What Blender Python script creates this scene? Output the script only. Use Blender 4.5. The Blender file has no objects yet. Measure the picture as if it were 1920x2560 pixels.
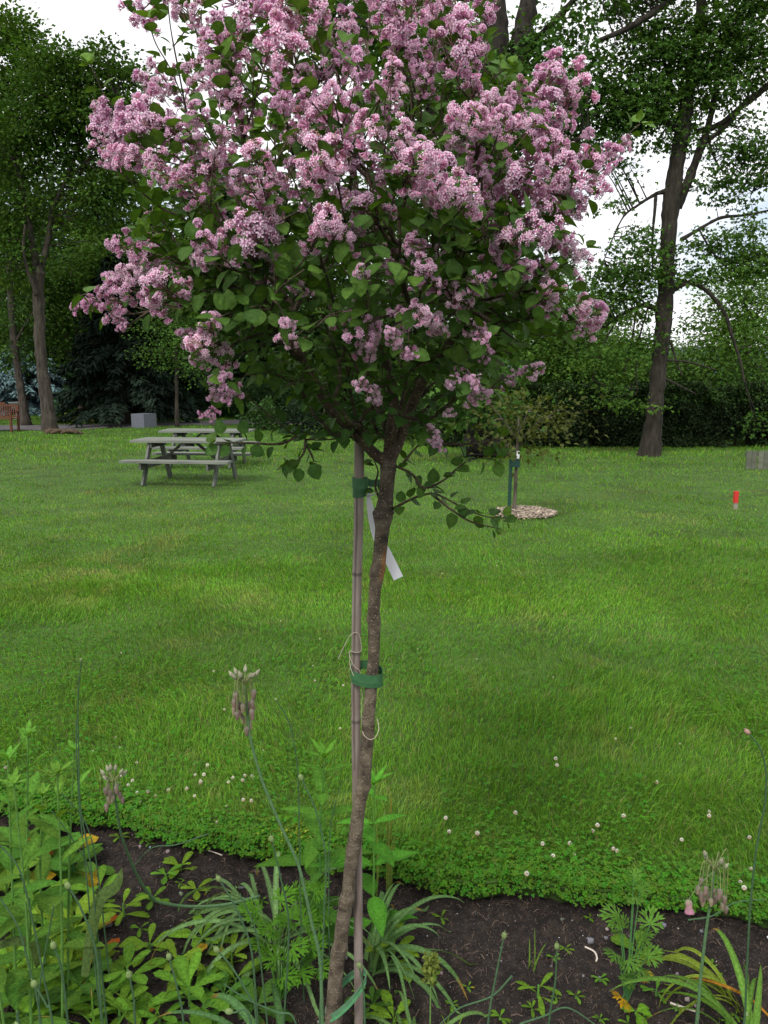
import bpy, math, random
import numpy as np
rad = math.radians
scene = bpy.context.scene
COL = scene.collection
# ---------------------------------------------------------------- camera
CAMH = 1.6; PITCH = rad(9.66); F = 1996.0          # focal length in photo pixels (photo 1920 x 2560)
cam_d = bpy.data.cameras.new("camera"); cam = bpy.data.objects.new("camera", cam_d); COL.objects.link(cam)
cam.location = (0, 0, CAMH); cam.rotation_euler = (rad(90) - PITCH, 0, 0)
cam_d.sensor_fit = 'HORIZONTAL'; cam_d.sensor_width = 36; cam_d.lens = 36 * F / 1920
cam_d.clip_start = 0.05; cam_d.clip_end = 6000
scene.camera = cam
# ---------------------------------------------------------------- world
SUN_EL, SUN_AZ = rad(48), rad(202)                # behind the camera, slightly left (azimuth clockwise from +Y)
world = bpy.data.worlds.new("World"); scene.world = world; world.use_nodes = True
wn = world.node_tree.nodes; wl = world.node_tree.links; wn.clear()
wo = wn.new('ShaderNodeOutputWorld'); bg = wn.new('ShaderNodeBackground'); bg.inputs[1].default_value = 0.1
sky = wn.new('ShaderNodeTexSky'); sky.sky_type = 'NISHITA'; sky.sun_disc = False
sky.sun_elevation = SUN_EL; sky.sun_rotation = SUN_AZ
tc = wn.new('ShaderNodeTexCoord'); mp = wn.new('ShaderNodeMapping'); mp.inputs['Scale'].default_value = (1, 1, 4.5)
cn = wn.new('ShaderNodeTexNoise'); cn.inputs['Scale'].default_value = 2.2; cn.inputs['Detail'].default_value = 7; cn.inputs['Roughness'].default_value = .55
cr = wn.new('ShaderNodeValToRGB'); cr.color_ramp.elements[0].position = .46; cr.color_ramp.elements[1].position = .60
cr.color_ramp.elements[0].color = (.35, .35, .35, 1); cr.color_ramp.elements[1].color = (1, 1, 1, 1)
sx = wn.new('ShaderNodeSeparateXYZ'); mr = wn.new('ShaderNodeMapRange')
mr.inputs['From Min'].default_value = .14; mr.inputs['From Max'].default_value = .26
mx0 = wn.new('ShaderNodeMath'); mx0.operation = 'MAXIMUM'
mix = wn.new('ShaderNodeMix'); mix.data_type = 'RGBA'
cn2 = wn.new('ShaderNodeTexNoise'); cn2.inputs['Scale'].default_value = 3.0; cn2.inputs['Detail'].default_value = 5
cc = wn.new('ShaderNodeMix'); cc.data_type = 'RGBA'
cc.inputs[6].default_value = (8.8, 8.9, 9.3, 1); cc.inputs[7].default_value = (11.5, 11.5, 11.5, 1)
wl.new(tc.outputs['Generated'], mp.inputs[0]); wl.new(mp.outputs[0], cn.inputs['Vector']); wl.new(cn.outputs[0], cr.inputs[0])
wl.new(mp.outputs[0], cn2.inputs['Vector']); wl.new(cn2.outputs[0], cc.inputs[0])
wl.new(tc.outputs['Generated'], sx.inputs[0]); wl.new(sx.outputs[2], mr.inputs[0])
wl.new(cr.outputs[0], mx0.inputs[0]); wl.new(mr.outputs[0], mx0.inputs[1]); wl.new(mx0.outputs[0], mix.inputs[0])
wl.new(sky.outputs[0], mix.inputs[6]); wl.new(cc.outputs[2], mix.inputs[7]); wl.new(mix.outputs[2], bg.inputs[0]); wl.new(bg.outputs[0], wo.inputs[0])
# ---------------------------------------------------------------- sun behind thin cloud
sd = bpy.data.lights.new("sun", 'SUN'); sd.energy = 2.0; sd.angle = rad(16); sd.color = (1, .96, .9)
sun = bpy.data.objects.new("sun", sd); COL.objects.link(sun)
sun.rotation_euler = (rad(90) - SUN_EL, 0, rad(180) - SUN_AZ)
# direction check: the lamp shines along -Z of its frame, from azimuth SUN_AZ
scene.view_settings.view_transform = 'Standard'; scene.view_settings.look = 'None'
scene.view_settings.exposure = 0.42; scene.view_settings.gamma = 1
scene.render.engine = 'CYCLES'
try:
    scene.cycles.max_bounces = 6; scene.cycles.diffuse_bounces = 3; scene.cycles.glossy_bounces = 2
    scene.cycles.transmission_bounces = 3; scene.cycles.transparent_max_bounces = 4
except Exception: pass

# ================================================================ helpers
RNG = np.random.default_rng(7); rnd = random.Random(11)
sp, cp = math.sin(PITCH), math.cos(PITCH)
def ray(px, py):
    u = (px - 960) / F; v = (1280 - py) / F
    return np.array([u, cp + v * sp, -sp + v * cp])      # not normalised
def at(px, py, Y):
    d = ray(px, py); return np.array([0, 0, CAMH]) + d * (Y / d[1])
def ss(a, b, t):
    t = np.clip((t - a) / (b - a), 0, 1); return t * t * (3 - 2 * t)
def hsh(i, j, s):
    n = np.sin(i * 127.1 + j * 311.7 + s * 74.7) * 43758.5453
    return n - np.floor(n)
def vn(x, y, s=0):
    x = np.asarray(x, float); y = np.asarray(y, float)
    i = np.floor(x); j = np.floor(y); f = x - i; g = y - j
    f = f * f * (3 - 2 * f); g = g * g * (3 - 2 * g)
    a = hsh(i, j, s); b = hsh(i + 1, j, s); c = hsh(i, j + 1, s); d = hsh(i + 1, j + 1, s)
    return a + (b - a) * f + (c - a) * g + (a - b - c + d) * f * g
def fbm(x, y, s=0, o=4):
    r = 0; a = .5; k = 1.0
    for q in range(o):
        r = r + a * vn(np.asarray(x) * k, np.asarray(y) * k, s + q); a *= .5; k *= 2.03
    return r / (1 - .5 ** o)
def gz(x, y):
    """terrain height of the lawn"""
    x = np.asarray(x, float); y = np.asarray(y, float)
    z = -0.022 * np.clip(y - 2.5, 0, 22) + ss(12, 28, y) * ss(2, -8, x) * .33
    z = np.where(y > 45, z - .01 * (y - 45), z)
    return z + .025 * (fbm(x * .35, y * .35, 3, 2) - .5) * ss(2.5, 6, y)
def ground(px, py):
    d = ray(px, py); t = 1.0
    for _ in range(60):
        p = np.array([0, 0, CAMH]) + d * t; e = p[2] - float(gz(p[0], p[1])); t = min(t + e / max(-d[2], .02) * .8, 75.)
    return np.array([0, 0, CAMH]) + d * t
SOIL = -0.075
def soilground(px, py, z=SOIL):
    d = ray(px, py); t = (z - CAMH) / d[2]; return np.array([0, 0, CAMH]) + d * t

ORD = ['first', 'second', 'third', 'fourth', 'fifth', 'sixth', 'seventh', 'eighth', 'ninth', 'tenth', 'eleventh', 'twelfth']
LM = [(40, 1900, 'the tall left stems'), (284, 1935, 'the left bell flower'), (610, 1700, 'the tallest bell flower'), (173, 2220, 'the curled grey leaf'), (450, 2440, 'the toothed rosette'), (690, 2260, 'the strap leaf clump'), (815, 1980, 'the lance leaved plant'), (920, 1700, 'the middle tie'), (900, 2430, 'the cane foot'), (1077, 2420, 'the seed cluster'), (1259, 2345, 'the left soil bud'), (1392, 2372, 'the grey green bud'),
      (1585, 2300, 'the cut leaved plant'), (1785, 2200, 'the right bell flower'), (1872, 1834, 'the long curved bud'), (1060, 2190, 'the turf notch beside the trunk'), (1480, 2225, 'the turf edge at right'), (430, 2080, 'the turf edge at left'), (1838, 1250, 'the red marker'), (1308, 1286, 'the wood chip ring'), (203, 1653, 'the tiny high bud'), (400, 1615, 'the bare lawn patch')]
USED = {}
def where(px, py):
    k = min(LM, key=lambda l: math.hypot(px - l[0], py - l[1])); dx, dy = px - k[0], py - k[1]; d = math.hypot(dx, dy)
    s = ('just ' if d < 70 else '' if d < 160 else 'well ') + (('right of ' if dx > 0 else 'left of ') if abs(dx) > abs(dy) else ('below ' if dy > 0 else 'above ')) + k[2]
    USED[s] = USED.get(s, 0) + 1
    return s if USED[s] == 1 else s + ', ' + ORD[min(USED[s] - 1, 11)] + ' there'
class MB:
    def __init__(s): s.V = []; s.Q = []; s.T = []; s.C = []; s.n = 0
    def add(s, V, Q=None, T=None, C=(1, 1, 1)):
        V = np.asarray(V, float).reshape(-1, 3)
        if Q is not None and len(Q): s.Q.append(np.asarray(Q, np.int64).reshape(-1, 4) + s.n)
        if T is not None and len(T): s.T.append(np.asarray(T, np.int64).reshape(-1, 3) + s.n)
        C = np.asarray(C, float)
        if C.ndim == 1: C = np.tile(C, (len(V), 1))
        s.V.append(V); s.C.append(C); s.n += len(V)
        return s
    def mesh(s, name, smooth=False):
        me = bpy.data.meshes.new(name)
        if s.n == 0: return me
        V = np.concatenate(s.V); C = np.concatenate(s.C)
        Q = np.concatenate(s.Q) if s.Q else np.zeros((0, 4), np.int64)
        T = np.concatenate(s.T) if s.T else np.zeros((0, 3), np.int64)
        me.vertices.add(len(V)); me.vertices.foreach_set('co', V.astype(np.float32).ravel())
        li = np.concatenate([Q.ravel(), T.ravel()]).astype(np.int32)
        me.loops.add(len(li)); me.loops.foreach_set('vertex_index', li)
        st = np.concatenate([np.arange(len(Q)) * 4, len(Q) * 4 + np.arange(len(T)) * 3]).astype(np.int32)
        me.polygons.add(len(st)); me.polygons.foreach_set('loop_start', st)
        me.polygons.foreach_set('loop_total', np.concatenate([np.full(len(Q), 4), np.full(len(T), 3)]).astype(np.int32))
        me.polygons.foreach_set('use_smooth', np.full(len(st), bool(smooth)))
        me.update(calc_edges=True)
        ca = me.color_attributes.new('Col', 'FLOAT_COLOR', 'POINT')
        ca.data.foreach_set('color', np.concatenate([C, np.ones((len(C), 1))], 1).astype(np.float32).ravel())
        me.validate()
        return me
    def build(s, name, mat, parent=None, smooth=False, label=None, stuff=False):
        o = bpy.data.objects.new(name, s.mesh(name, smooth)); o.data.materials.append(mat); COL.objects.link(o)
        if parent is not None:
            o.parent = parent; o.matrix_parent_inverse = parent.matrix_basis.inverted()
        if label: o['label'] = label
        if stuff: o['kind'] = 'stuff'
        return o
def tag(o, label, cat, group=None, kind=None):
    o['label'] = label; o['category'] = cat
    if group: o['group'] = group
    if kind: o['kind'] = kind
    return o
def thing(name, loc, label, cat, group=None):
    o = bpy.data.objects.new(name, None); o.empty_display_size = .1; COL.objects.link(o)
    o.location = tuple(float(v) for v in loc)
    return tag(o, label, cat, group)
def struct(name, mb, mat, smooth=False):
    o = mb.build(name, mat, smooth=smooth); o['kind'] = 'structure'; o['label'] = name.replace('_', ' '); return o

def norm(a):
    a = np.asarray(a, float); n = np.linalg.norm(a, axis=-1, keepdims=True); return a / np.maximum(n, 1e-9)
def frames(D, N=None):
    """columns: side, dir, normal"""
    D = norm(D)
    if N is None: N = np.tile([0, 0, 1.0], (len(D), 1)) + RNG.normal(0, .25, (len(D), 3))
    S = norm(np.cross(D, N)); N2 = np.cross(S, D)
    return np.stack([S, D, N2], -1)
def scatter(mb, proto, M, P, C=None, S=None):
    """proto=(V,Q,T,col); M (N,3,3); P (N,3); C (N,3) multiplies proto colours; S (N,) or (N,3) scale"""
    V, Q, T, pc = proto; n = len(P)
    if n == 0: return
    if S is None: S = np.ones((n, 1))
    S = np.asarray(S, float)
    if S.ndim == 0: S = np.full((n, 1), float(S))
    if S.ndim == 1: S = S[:, None]
    W = np.einsum('nij,nkj->nki', M, V[None] * S[:, None, :]) + P[:, None, :]
    off = (np.arange(n) * len(V))[:, None, None]
    q = (Q[None] + off).reshape(-1, 4) if len(Q) else None
    t = (T[None] + off).reshape(-1, 3) if len(T) else None
    if C is None: C = np.ones((n, 3))
    mb.add(W.reshape(-1, 3), q, t, (C[:, None, :] * pc[None]).reshape(-1, 3))
def leafproto(L=1, W=.6, a=.8, b=.9, n=4, fold=.15, curl=.2, wave=0, teeth=0, rib=1.15):
    t = np.linspace(0, 1, n + 1); w = (t ** a) * ((1 - t) ** b); w = w / w.max() * W / 2
    if teeth: w = w * (1 + teeth * (np.arange(n + 1) % 2 - .5) * (t > .1) * (t < .95))
    w[0] = .012 * L; w[-1] = 0.004 * L
    V = []; c = []
    for i in range(n + 1):
        z = -curl * L * (t[i] ** 2) + wave * L * math.sin(t[i] * 9)
        V += [(-w[i], t[i] * L, z + fold * w[i] + wave * L * math.cos(t[i] * 11)), (0, t[i] * L, z), (w[i], t[i] * L, z + fold * w[i] - wave * L * math.cos(t[i] * 13))]
        c += [(1, 1, 1), (rib, rib, rib * .95), (.93, .93, .93)]
    Q = []
    for i in range(n):
        k = i * 3; Q += [(k, k + 1, k + 4, k + 3), (k + 1, k + 2, k + 5, k + 4)]
    return (np.array(V), np.array(Q), np.zeros((0, 3), int), np.array(c, float))
def tube(mb, P, R, n=6, C=(1, 1, 1), cap=True):
    P = np.asarray(P, float); m = len(P); R = np.broadcast_to(np.asarray(R, float), (m,))
    Tn = np.gradient(P, axis=0); Tn = norm(Tn)
    u = np.cross(Tn[0], [0, 0, 1.0]);
    if np.linalg.norm(u) < .05: u = np.cross(Tn[0], [1.0, 0, 0])
    u = norm(u); rings = []
    a = np.linspace(0, 2 * math.pi, n, endpoint=False)
    for i in range(m):
        u = norm(u - Tn[i] * np.dot(u, Tn[i])); v = np.cross(Tn[i], u)
        rings.append(P[i] + R[i] * (np.cos(a)[:, None] * u + np.sin(a)[:, None] * v))
    V = np.concatenate(rings); j = np.arange(n); jn = (j + 1) % n; Q = []
    for i in range(m - 1): Q.append(np.stack([i * n + j, i * n + jn, (i + 1) * n + jn, (i + 1) * n + j], 1))
    Q = np.concatenate(Q); T = None
    if cap:
        V = np.concatenate([V, P[:1], P[-1:]]); T = np.concatenate([np.stack([jn, j, np.full(n, m * n)], 1), np.stack([(m - 1) * n + j, (m - 1) * n + jn, np.full(n, m * n + 1)], 1)])
    mb.add(V, Q, T, C)
def box(mb, c, s, M=None, C=(1, 1, 1)):
    V = np.array([(x, y, z) for z in (-.5, .5) for y in (-.5, .5) for x in (-.5, .5)]) * np.array(s)
    if M is not None: V = V @ np.asarray(M).T
    V = V + np.array(c)
    mb.add(V, [(0, 2, 3, 1), (4, 5, 7, 6), (0, 1, 5, 4), (2, 6, 7, 3), (0, 4, 6, 2), (1, 3, 7, 5)], None, C)
def beam(mb, a, b, w, h, C=(1, 1, 1), up=(0, 0, 1)):
    """rectangular board from a to b: w across, h along 'up'"""
    a = np.array(a, float); b = np.array(b, float); d = norm(b - a); s = norm(np.cross(d, up)); n = np.cross(s, d)
    box(mb, (a + b) / 2, (w, np.linalg.norm(b - a), h), np.stack([s, d, n], 1), C)
def smoothpath(P, n=40):
    """Catmull-Rom through control points"""
    P = np.asarray(P, float); m = len(P)
    if m < 3: 
        t = np.linspace(0, 1, n)[:, None]; return P[0] * (1 - t) + P[-1] * t
    Q = np.concatenate([[2 * P[0] - P[1]], P, [2 * P[-1] - P[-2]]]); out = []
    for t in np.linspace(0, m - 1 - 1e-6, n):
        i = int(t); f = t - i; a, b, c, d = Q[i:i + 4]
        out.append(.5 * ((2 * b) + (c - a) * f + (2 * a - 5 * b + 4 * c - d) * f * f + (3 * b - a - 3 * c + d) * f ** 3))
    return np.array(out)
def lathe(mb, prof, c, n=16, C=(1, 1, 1)):
    a = np.linspace(0, 2 * math.pi, n, endpoint=False); V = []
    for r, z in prof: V.append(np.stack([r * np.cos(a), r * np.sin(a), np.full(n, z)], 1))
    V = np.concatenate(V) + np.array(c); j = np.arange(n); jn = (j + 1) % n
    Q = np.concatenate([np.stack([i * n + j, i * n + jn, (i + 1) * n + jn, (i + 1) * n + j], 1) for i in range(len(prof) - 1)])
    mb.add(V, Q, None, C)
def sphere(mb, c, r, nu=8, nv=6, C=(1, 1, 1), M=None):
    V = []
    for i in range(nv + 1):
        th = math.pi * i / nv
        for j in range(nu):
            ph = 2 * math.pi * j / nu; V.append((math.sin(th) * math.cos(ph), math.sin(th) * math.sin(ph), math.cos(th)))
    V = np.array(V) * np.array(r)
    if M is not None: V = V @ np.asarray(M).T
    Q = [(i * nu + j, (i + 1) * nu + j, (i + 1) * nu + (j + 1) % nu, i * nu + (j + 1) % nu) for i in range(nv) for j in range(nu)]
    mb.add(V + np.array(c), Q, None, C)

# ---------------------------------------------------------------- materials
def newmat(name):
    m = bpy.data.materials.new(name); m.use_nodes = True; nt = m.node_tree; nt.nodes.clear()
    out = nt.nodes.new('ShaderNodeOutputMaterial'); b = nt.nodes.new('ShaderNodeBsdfPrincipled'); nt.links.new(b.outputs[0], out.inputs[0])
    return m, nt, b, out
def mat_attr(name, rough=.6, transl=0., spec=.4, hue=0., val=0., tcol=(1, 1, .6), bump=0, bscale=80, tint=(1, 1, 1), mottle=0):
    """colour comes from each leaf/blade's own colour; optional thin-leaf translucency"""
    m, nt, b, out = newmat(name); N = nt.nodes; L = nt.links
    at_ = N.new('ShaderNodeAttribute'); at_.attribute_name = 'Col'; src = at_.outputs['Color']
    oi = N.new('ShaderNodeObjectInfo'); hs = N.new('ShaderNodeHueSaturation')
    for k, (inp, amt) in enumerate((('Hue', hue), ('Value', val))):
        r = N.new('ShaderNodeMapRange'); r.inputs['To Min'].default_value = (.5 if inp == 'Hue' else 1) - amt; r.inputs['To Max'].default_value = (.5 if inp == 'Hue' else 1) + amt
        L.new(oi.outputs['Random'], r.inputs[0]); L.new(r.outputs[0], hs.inputs[inp])
    L.new(src, hs.inputs['Color']); src = hs.outputs[0]
    mu = N.new('ShaderNodeMix'); mu.data_type = 'RGBA'; mu.blend_type = 'MULTIPLY'; mu.inputs[0].default_value = 1; mu.inputs[7].default_value = (*tint, 1)
    L.new(src, mu.inputs[6]); src = mu.outputs[2]
    if mottle:
        ge = N.new('ShaderNodeNewGeometry'); nq = N.new('ShaderNodeTexNoise'); nq.inputs['Scale'].default_value = 160; nq.inputs['Detail'].default_value = 3; L.new(ge.outputs['Position'], nq.inputs['Vector'])
        rq = N.new('ShaderNodeMapRange'); rq.inputs['From Min'].default_value = .3; rq.inputs['From Max'].default_value = .7; rq.inputs['To Min'].default_value = 1 - mottle; rq.inputs['To Max'].default_value = 1 + mottle; L.new(nq.outputs[0], rq.inputs[0])
        vm = N.new('ShaderNodeVectorMath'); vm.operation = 'SCALE'; L.new(src, vm.inputs[0]); L.new(rq.outputs[0], vm.inputs['Scale']); src = vm.outputs[0]
    L.new(src, b.inputs['Base Color']); b.inputs['Roughness'].default_value = rough; b.inputs['Specular IOR Level'].default_value = spec
    if bump:
        nz = N.new('ShaderNodeTexNoise'); nz.inputs['Scale'].default_value = bscale; bp = N.new('ShaderNodeBump'); bp.inputs['Strength'].default_value = bump; bp.inputs['Distance'].default_value = .01
        L.new(nz.outputs[0], bp.inputs['Height']); L.new(bp.outputs[0], b.inputs['Normal'])
    if transl:
        t = N.new('ShaderNodeBsdfTranslucent'); mm = N.new('ShaderNodeMix'); mm.data_type = 'RGBA'; mm.blend_type = 'MULTIPLY'; mm.inputs[0].default_value = 1; mm.inputs[7].default_value = (*tcol, 1)
        L.new(src, mm.inputs[6]); L.new(mm.outputs[2], t.inputs[0]); ms = N.new('ShaderNodeMixShader'); ms.inputs[0].default_value = transl
        L.new(b.outputs[0], ms.inputs[1]); L.new(t.outputs[0], ms.inputs[2]); L.new(ms.outputs[0], out.inputs[0])
    return m
def mat_noise(name, cols, scale=8, rough=.85, bump=.4, bscale=None, stretch=(1, 1, 1), spec=.3, detail=8, dist=.01, attr=False, spots=None):
    """procedural surface: noise through a ramp of colours, with bump; spots=(scale,size,colour) adds pale pores"""
    m, nt, b, out = newmat(name); N = nt.nodes; L = nt.links
    tc = N.new('ShaderNodeTexCoord'); mp = N.new('ShaderNodeMapping'); mp.inputs['Scale'].default_value = stretch; L.new(tc.outputs['Object'], mp.inputs[0])
    nz = N.new('ShaderNodeTexNoise'); nz.inputs['Scale'].default_value = scale; nz.inputs['Detail'].default_value = detail; nz.inputs['Roughness'].default_value = .6
    L.new(mp.outputs[0], nz.inputs['Vector']); r = N.new('ShaderNodeValToRGB'); e = r.color_ramp.elements
    k = len(cols)
    while len(e) < k: e.new(.5)
    for i, c in enumerate(cols): e[i].position = .3 + .4 * i / max(k - 1, 1); e[i].color = (*c, 1)
    L.new(nz.outputs[0], r.inputs[0]); src = r.outputs[0]
    if attr:
        a = N.new('ShaderNodeAttribute'); a.attribute_name = 'Col'; mu = N.new('ShaderNodeMix'); mu.data_type = 'RGBA'; mu.blend_type = 'MULTIPLY'; mu.inputs[0].default_value = 1
        L.new(src, mu.inputs[6]); L.new(a.outputs['Color'], mu.inputs[7]); src = mu.outputs[2]
    if spots:
        vo = N.new('ShaderNodeTexVoronoi'); vo.inputs['Scale'].default_value = spots[0]; lt = N.new('ShaderNodeMath'); lt.operation = 'LESS_THAN'; lt.inputs[1].default_value = spots[1]
        L.new(tc.outputs['Object'], vo.inputs['Vector']); L.new(vo.outputs['Distance'], lt.inputs[0]); mu = N.new('ShaderNodeMix'); mu.data_type = 'RGBA'; mu.inputs[7].default_value = (*spots[2], 1)
        L.new(lt.outputs[0], mu.inputs[0]); L.new(src, mu.inputs[6]); src = mu.outputs[2]
    L.new(src, b.inputs['Base Color']); b.inputs['Roughness'].default_value = rough; b.inputs['Specular IOR Level'].default_value = spec
    if bump:
        n2 = N.new('ShaderNodeTexNoise'); n2.inputs['Scale'].default_value = bscale or scale * 4; n2.inputs['Detail'].default_value = 6
        L.new(mp.outputs[0], n2.inputs['Vector']); bp = N.new('ShaderNodeBump'); bp.inputs['Strength'].default_value = bump; bp.inputs['Distance'].default_value = dist
        L.new(n2.outputs[0], bp.inputs['Height']); L.new(bp.outputs[0], b.inputs['Normal'])
    return m
M_soil = mat_noise('soil', [(.005, .0035, .003), (.014, .010, .008), (.032, .023, .018)], 30, .95, .9, 120, dist=.006, spots=(130, .14, (.13, .12, .11)))
M_turf = mat_noise('turf', [(.03, .05, .010), (.045, .095, .014), (.06, .12, .018)], 1.3, .95, .6, 60)
M_land = mat_noise('land', [(.02, .035, .01), (.035, .06, .015)], .2, .95, .3, 5)
M_path = mat_noise('path', [(.075, .068, .072), (.13, .12, .125)], 2, .95, .5, 90)
M_grass = mat_attr('grass', .7, .32, .05, tcol=(1.1, 1.1, .5))
M_clover = mat_attr('clover', .7, .22, .06)
M_leaf = mat_attr('tree_leaves', .7, .32, .05, tcol=(1.2, 1.2, .5))
M_dleaf = mat_attr('needles', .8, .08, .05)
M_lilacleaf = mat_attr('lilac_leaves', .6, .26, .12, tcol=(1.3, 1.3, .4), bump=.4, bscale=110, mottle=.2, tint=(1, .9, .6))
M_plant = mat_attr('plant_leaves', .7, .30, .05, tcol=(1.3, 1.15, .35), hue=.012, val=.12, bump=.5, bscale=120, mottle=.32, tint=(1.02, .88, .45))
M_stem = mat_attr('stems', .7, 0, .08, val=.1, mottle=.2)
M_petal = mat_attr('lilac_petals', .55, .30, .25, tcol=(1, .9, 1), hue=.008, val=.10)
M_misc = mat_attr('painted', .7, 0, .3)
M_bark = mat_noise('bark', [(.035, .028, .022), (.085, .07, .055), (.14, .12, .10)], 14, .95, 1.0, 30, stretch=(1, 1, .18), dist=.03, attr=True)
M_lbark = mat_noise('lilac_bark', [(.04, .03, .022), (.115, .09, .062), (.20, .165, .12)], 38, .85, 1.0, 210, stretch=(1, 1, .9), dist=.004, attr=True, spots=(150, .17, (.33, .28, .2)))
M_bamboo = mat_noise('bamboo', [(.16, .122, .103), (.235, .192, .168), (.30, .255, .23)], 60, .75, .3, 200, stretch=(1, 1, .12), dist=.002, attr=True)
M_wood = mat_noise('weathered_wood', [(.16, .18, .155), (.25, .27, .235), (.34, .36, .32)], 9, .85, .5, 60, stretch=(.15, 1, 1), dist=.004, attr=True)
M_tie = mat_noise('tie_plastic', [(.03, .10, .04), (.05, .15, .062)], 60, .5, .3, 300, dist=.001, attr=True)
M_stone = mat_noise('stone', [(.13, .14, .155), (.2, .21, .235)], 25, .8, .3, 100, attr=True)
# ================================================================ ground, bed, lawn
EP = [(-900, 1985), (-300, 2000), (0, 2005), (231, 2031), (386, 2068), (578, 2106), (760, 2135), (965, 2159), (1080, 2192), (1196, 2209), (1330, 2206), (1450, 2224), (1600, 2236), (1750, 2248), (1920, 2278), (2200, 2300), (2900, 2330)]
EPT = np.array([soilground(a, b, 0.0)[:2] for a, b in EP]); EPT = EPT[np.argsort(EPT[:, 0])]
def edge_y(x):
    x = np.asarray(x, float)
    return np.interp(x, EPT[:, 0], EPT[:, 1]) + .05 * (fbm(x * 4, x * 0 + 1, 9, 3) - .5) + .035 * (vn(x * 17, x * 0, 5) - .5) + .02 * (vn(x * 45, x * 0, 6) - .5)
def grid(nx, ny, fn, C=(1, 1, 1)):
    u, v = np.meshgrid(np.linspace(0, 1, nx), np.linspace(0, 1, ny)); V = fn(u.ravel(), v.ravel())
    i = np.arange(ny - 1)[:, None] * nx + np.arange(nx - 1)[None]
    Q = np.stack([i, i + 1, i + nx + 1, i + nx], -1).reshape(-1, 4); return V, Q
m = MB()
def f(u, v):
    x = (u - .5) * 2; x = np.sign(x) * np.abs(x) ** 2.2 * 2600; y = -60 + v ** 2.4 * 3200
    z = gz(x, np.minimum(y, 45)) - .30; z = z - .025 * np.clip(y - 45, 0, 800)
    return np.stack([x, y, z], 1)
m.add(*grid(90, 120, f)); struct('ground', m, M_land, True)
m = MB()
def f(u, v):
    x = (u - .5) * 80; e = edge_y(x); y = e + (v ** 2) * (62 - e); return np.stack([x, y, gz(x, y)], 1)
V, Q = grid(900, 160, f); m.add(V, Q)
x = np.linspace(-40, 40, 900); e = edge_y(x); rows = []
for dy, z in ((0, 0), (.012, -.03), (.03, -.06), (.05, -.12), (.05, -.3)):
    rows.append(np.stack([x, e + dy + .012 * vn(x * 30, x * 0 + z * 90, 2), np.full_like(x, z + float(gz(0, 2)))], 1))
rows[0] = np.stack([x, e, gz(x, e)], 1)
V = np.concatenate(rows); i = np.arange(4)[:, None] * 900 + np.arange(899)[None]; Q = np.stack([i, i + 900, i + 901, i + 1], -1).reshape(-1, 4)
m.add(V, Q); struct('lawn', m, M_turf, True)
def soilz(x, y):
    return SOIL + .035 * (fbm(x * 5, y * 5, 21, 3) - .5) + .022 * (fbm(x * 28, y * 28, 22, 3) - .5) + .008 * (vn(x * 110, y * 110, 23) - .5)
m = MB()
def f(u, v):
    x = (u - .5) * 5.2; y = .35 + v * (edge_y(x) + .045 - .35); z = soilz(x, y)
    z = np.where(v > .985, z - .0, z); return np.stack([x, y, z], 1)
V, Q = grid(620, 300, f); m.add(V, Q); struct('flower_bed', m, M_soil, False)
# gravel path on the left, beyond the lawn
m = MB()
PC = [(-32, 25.5), (-24, 26.2), (-14, 27.3), (-9.5, 28.5), (-7, 30.5), (-4, 33), (2, 37), (9, 41)]
pl = smoothpath([(a, b, 0) for a, b in PC], 60); V = []
for k, p in enumerate(pl):
    w = 1.6 + .2 * math.sin(k * .9)
    for s in (-1, -.5, 0, .5, 1):
        y = p[1] + s * w + .05 * math.sin(k * 2.1 + s); V.append((p[0], y, float(gz(p[0], y)) + .012))
i = np.arange(59)[:, None] * 5 + np.arange(4)[None]; m.add(V, np.stack([i, i + 5, i + 6, i + 1], -1).reshape(-1, 4)); struct('path', m, M_path, True)
PATHY = (pl[:, 0], pl[:, 1])
# distant hills across the river and the river itself
m = MB()
def f(u, v):
    x = (u - .5) * 4200; h = 62 + 34 * fbm(x * .0016, x * 0, 4, 3) + 4 * fbm(x * .02, x * 0, 8, 2)
    y = 1900 + 500 * v; return np.stack([x, y, -40 + (h + 45) * np.sin(v * math.pi * .5) + 6 * fbm(x * .02, y * .02, 5, 3)], 1)
m.add(*grid(160, 20, f)); struct('hills', m, mat_noise('hill_forest_hazed', [(.035, .065, .06), (.06, .10, .09)], .01, .95, .0), True)  # forest green with a bluish cast: distance haze put into the colour

# ---------------------------------------------------------------- grass blades
def lawncol(x, y):
    """real colour variation of the turf: yellower worn patches and fresh green ones"""
    a = fbm(x * .45, y * .45, 31, 4); b = fbm(x * 1.7, y * 1.2, 33, 3); c3 = fbm(x * 6, y * 5, 37, 3); dry = np.maximum(ss(.56, .78, a * .6 + b * .4) * ss(.3, .6, c3) * 1.3, .55 * ss(.62, .8, c3))
    for (px, py, r) in DRY: 
        d = np.hypot((x - px) / 1.0, (y - py)) / r; dry = np.maximum(dry, .8 * ss(1.0, .2, d) * ss(.25, .65, c3))
    stripe = .5 + .5 * np.sin((y * .9 + x * .12) * 2.6)
    g = np.stack([.110 + .02 * stripe + .09 * dry, .255 + .035 * stripe + .01 * dry, .026 + .03 * dry], -1)
    return g * (0.82 + .36 * fbm(x * .8 + 9, y * .8, 35, 3))[..., None]
DRY = [(*ground(a, b)[:2], r) for a, b, r in ((430, 1250, 1.1), (300, 1235, 1.3), (470, 1215, .9), (840, 1262, .8), (1500, 1240, .9), (1620, 1230, .8), (450, 1615, .28), (1350, 1560, .4), (600, 1500, .5), (1640, 1300, 1.), (420, 1415, .25), (250, 1275, 1.2))]
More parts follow.
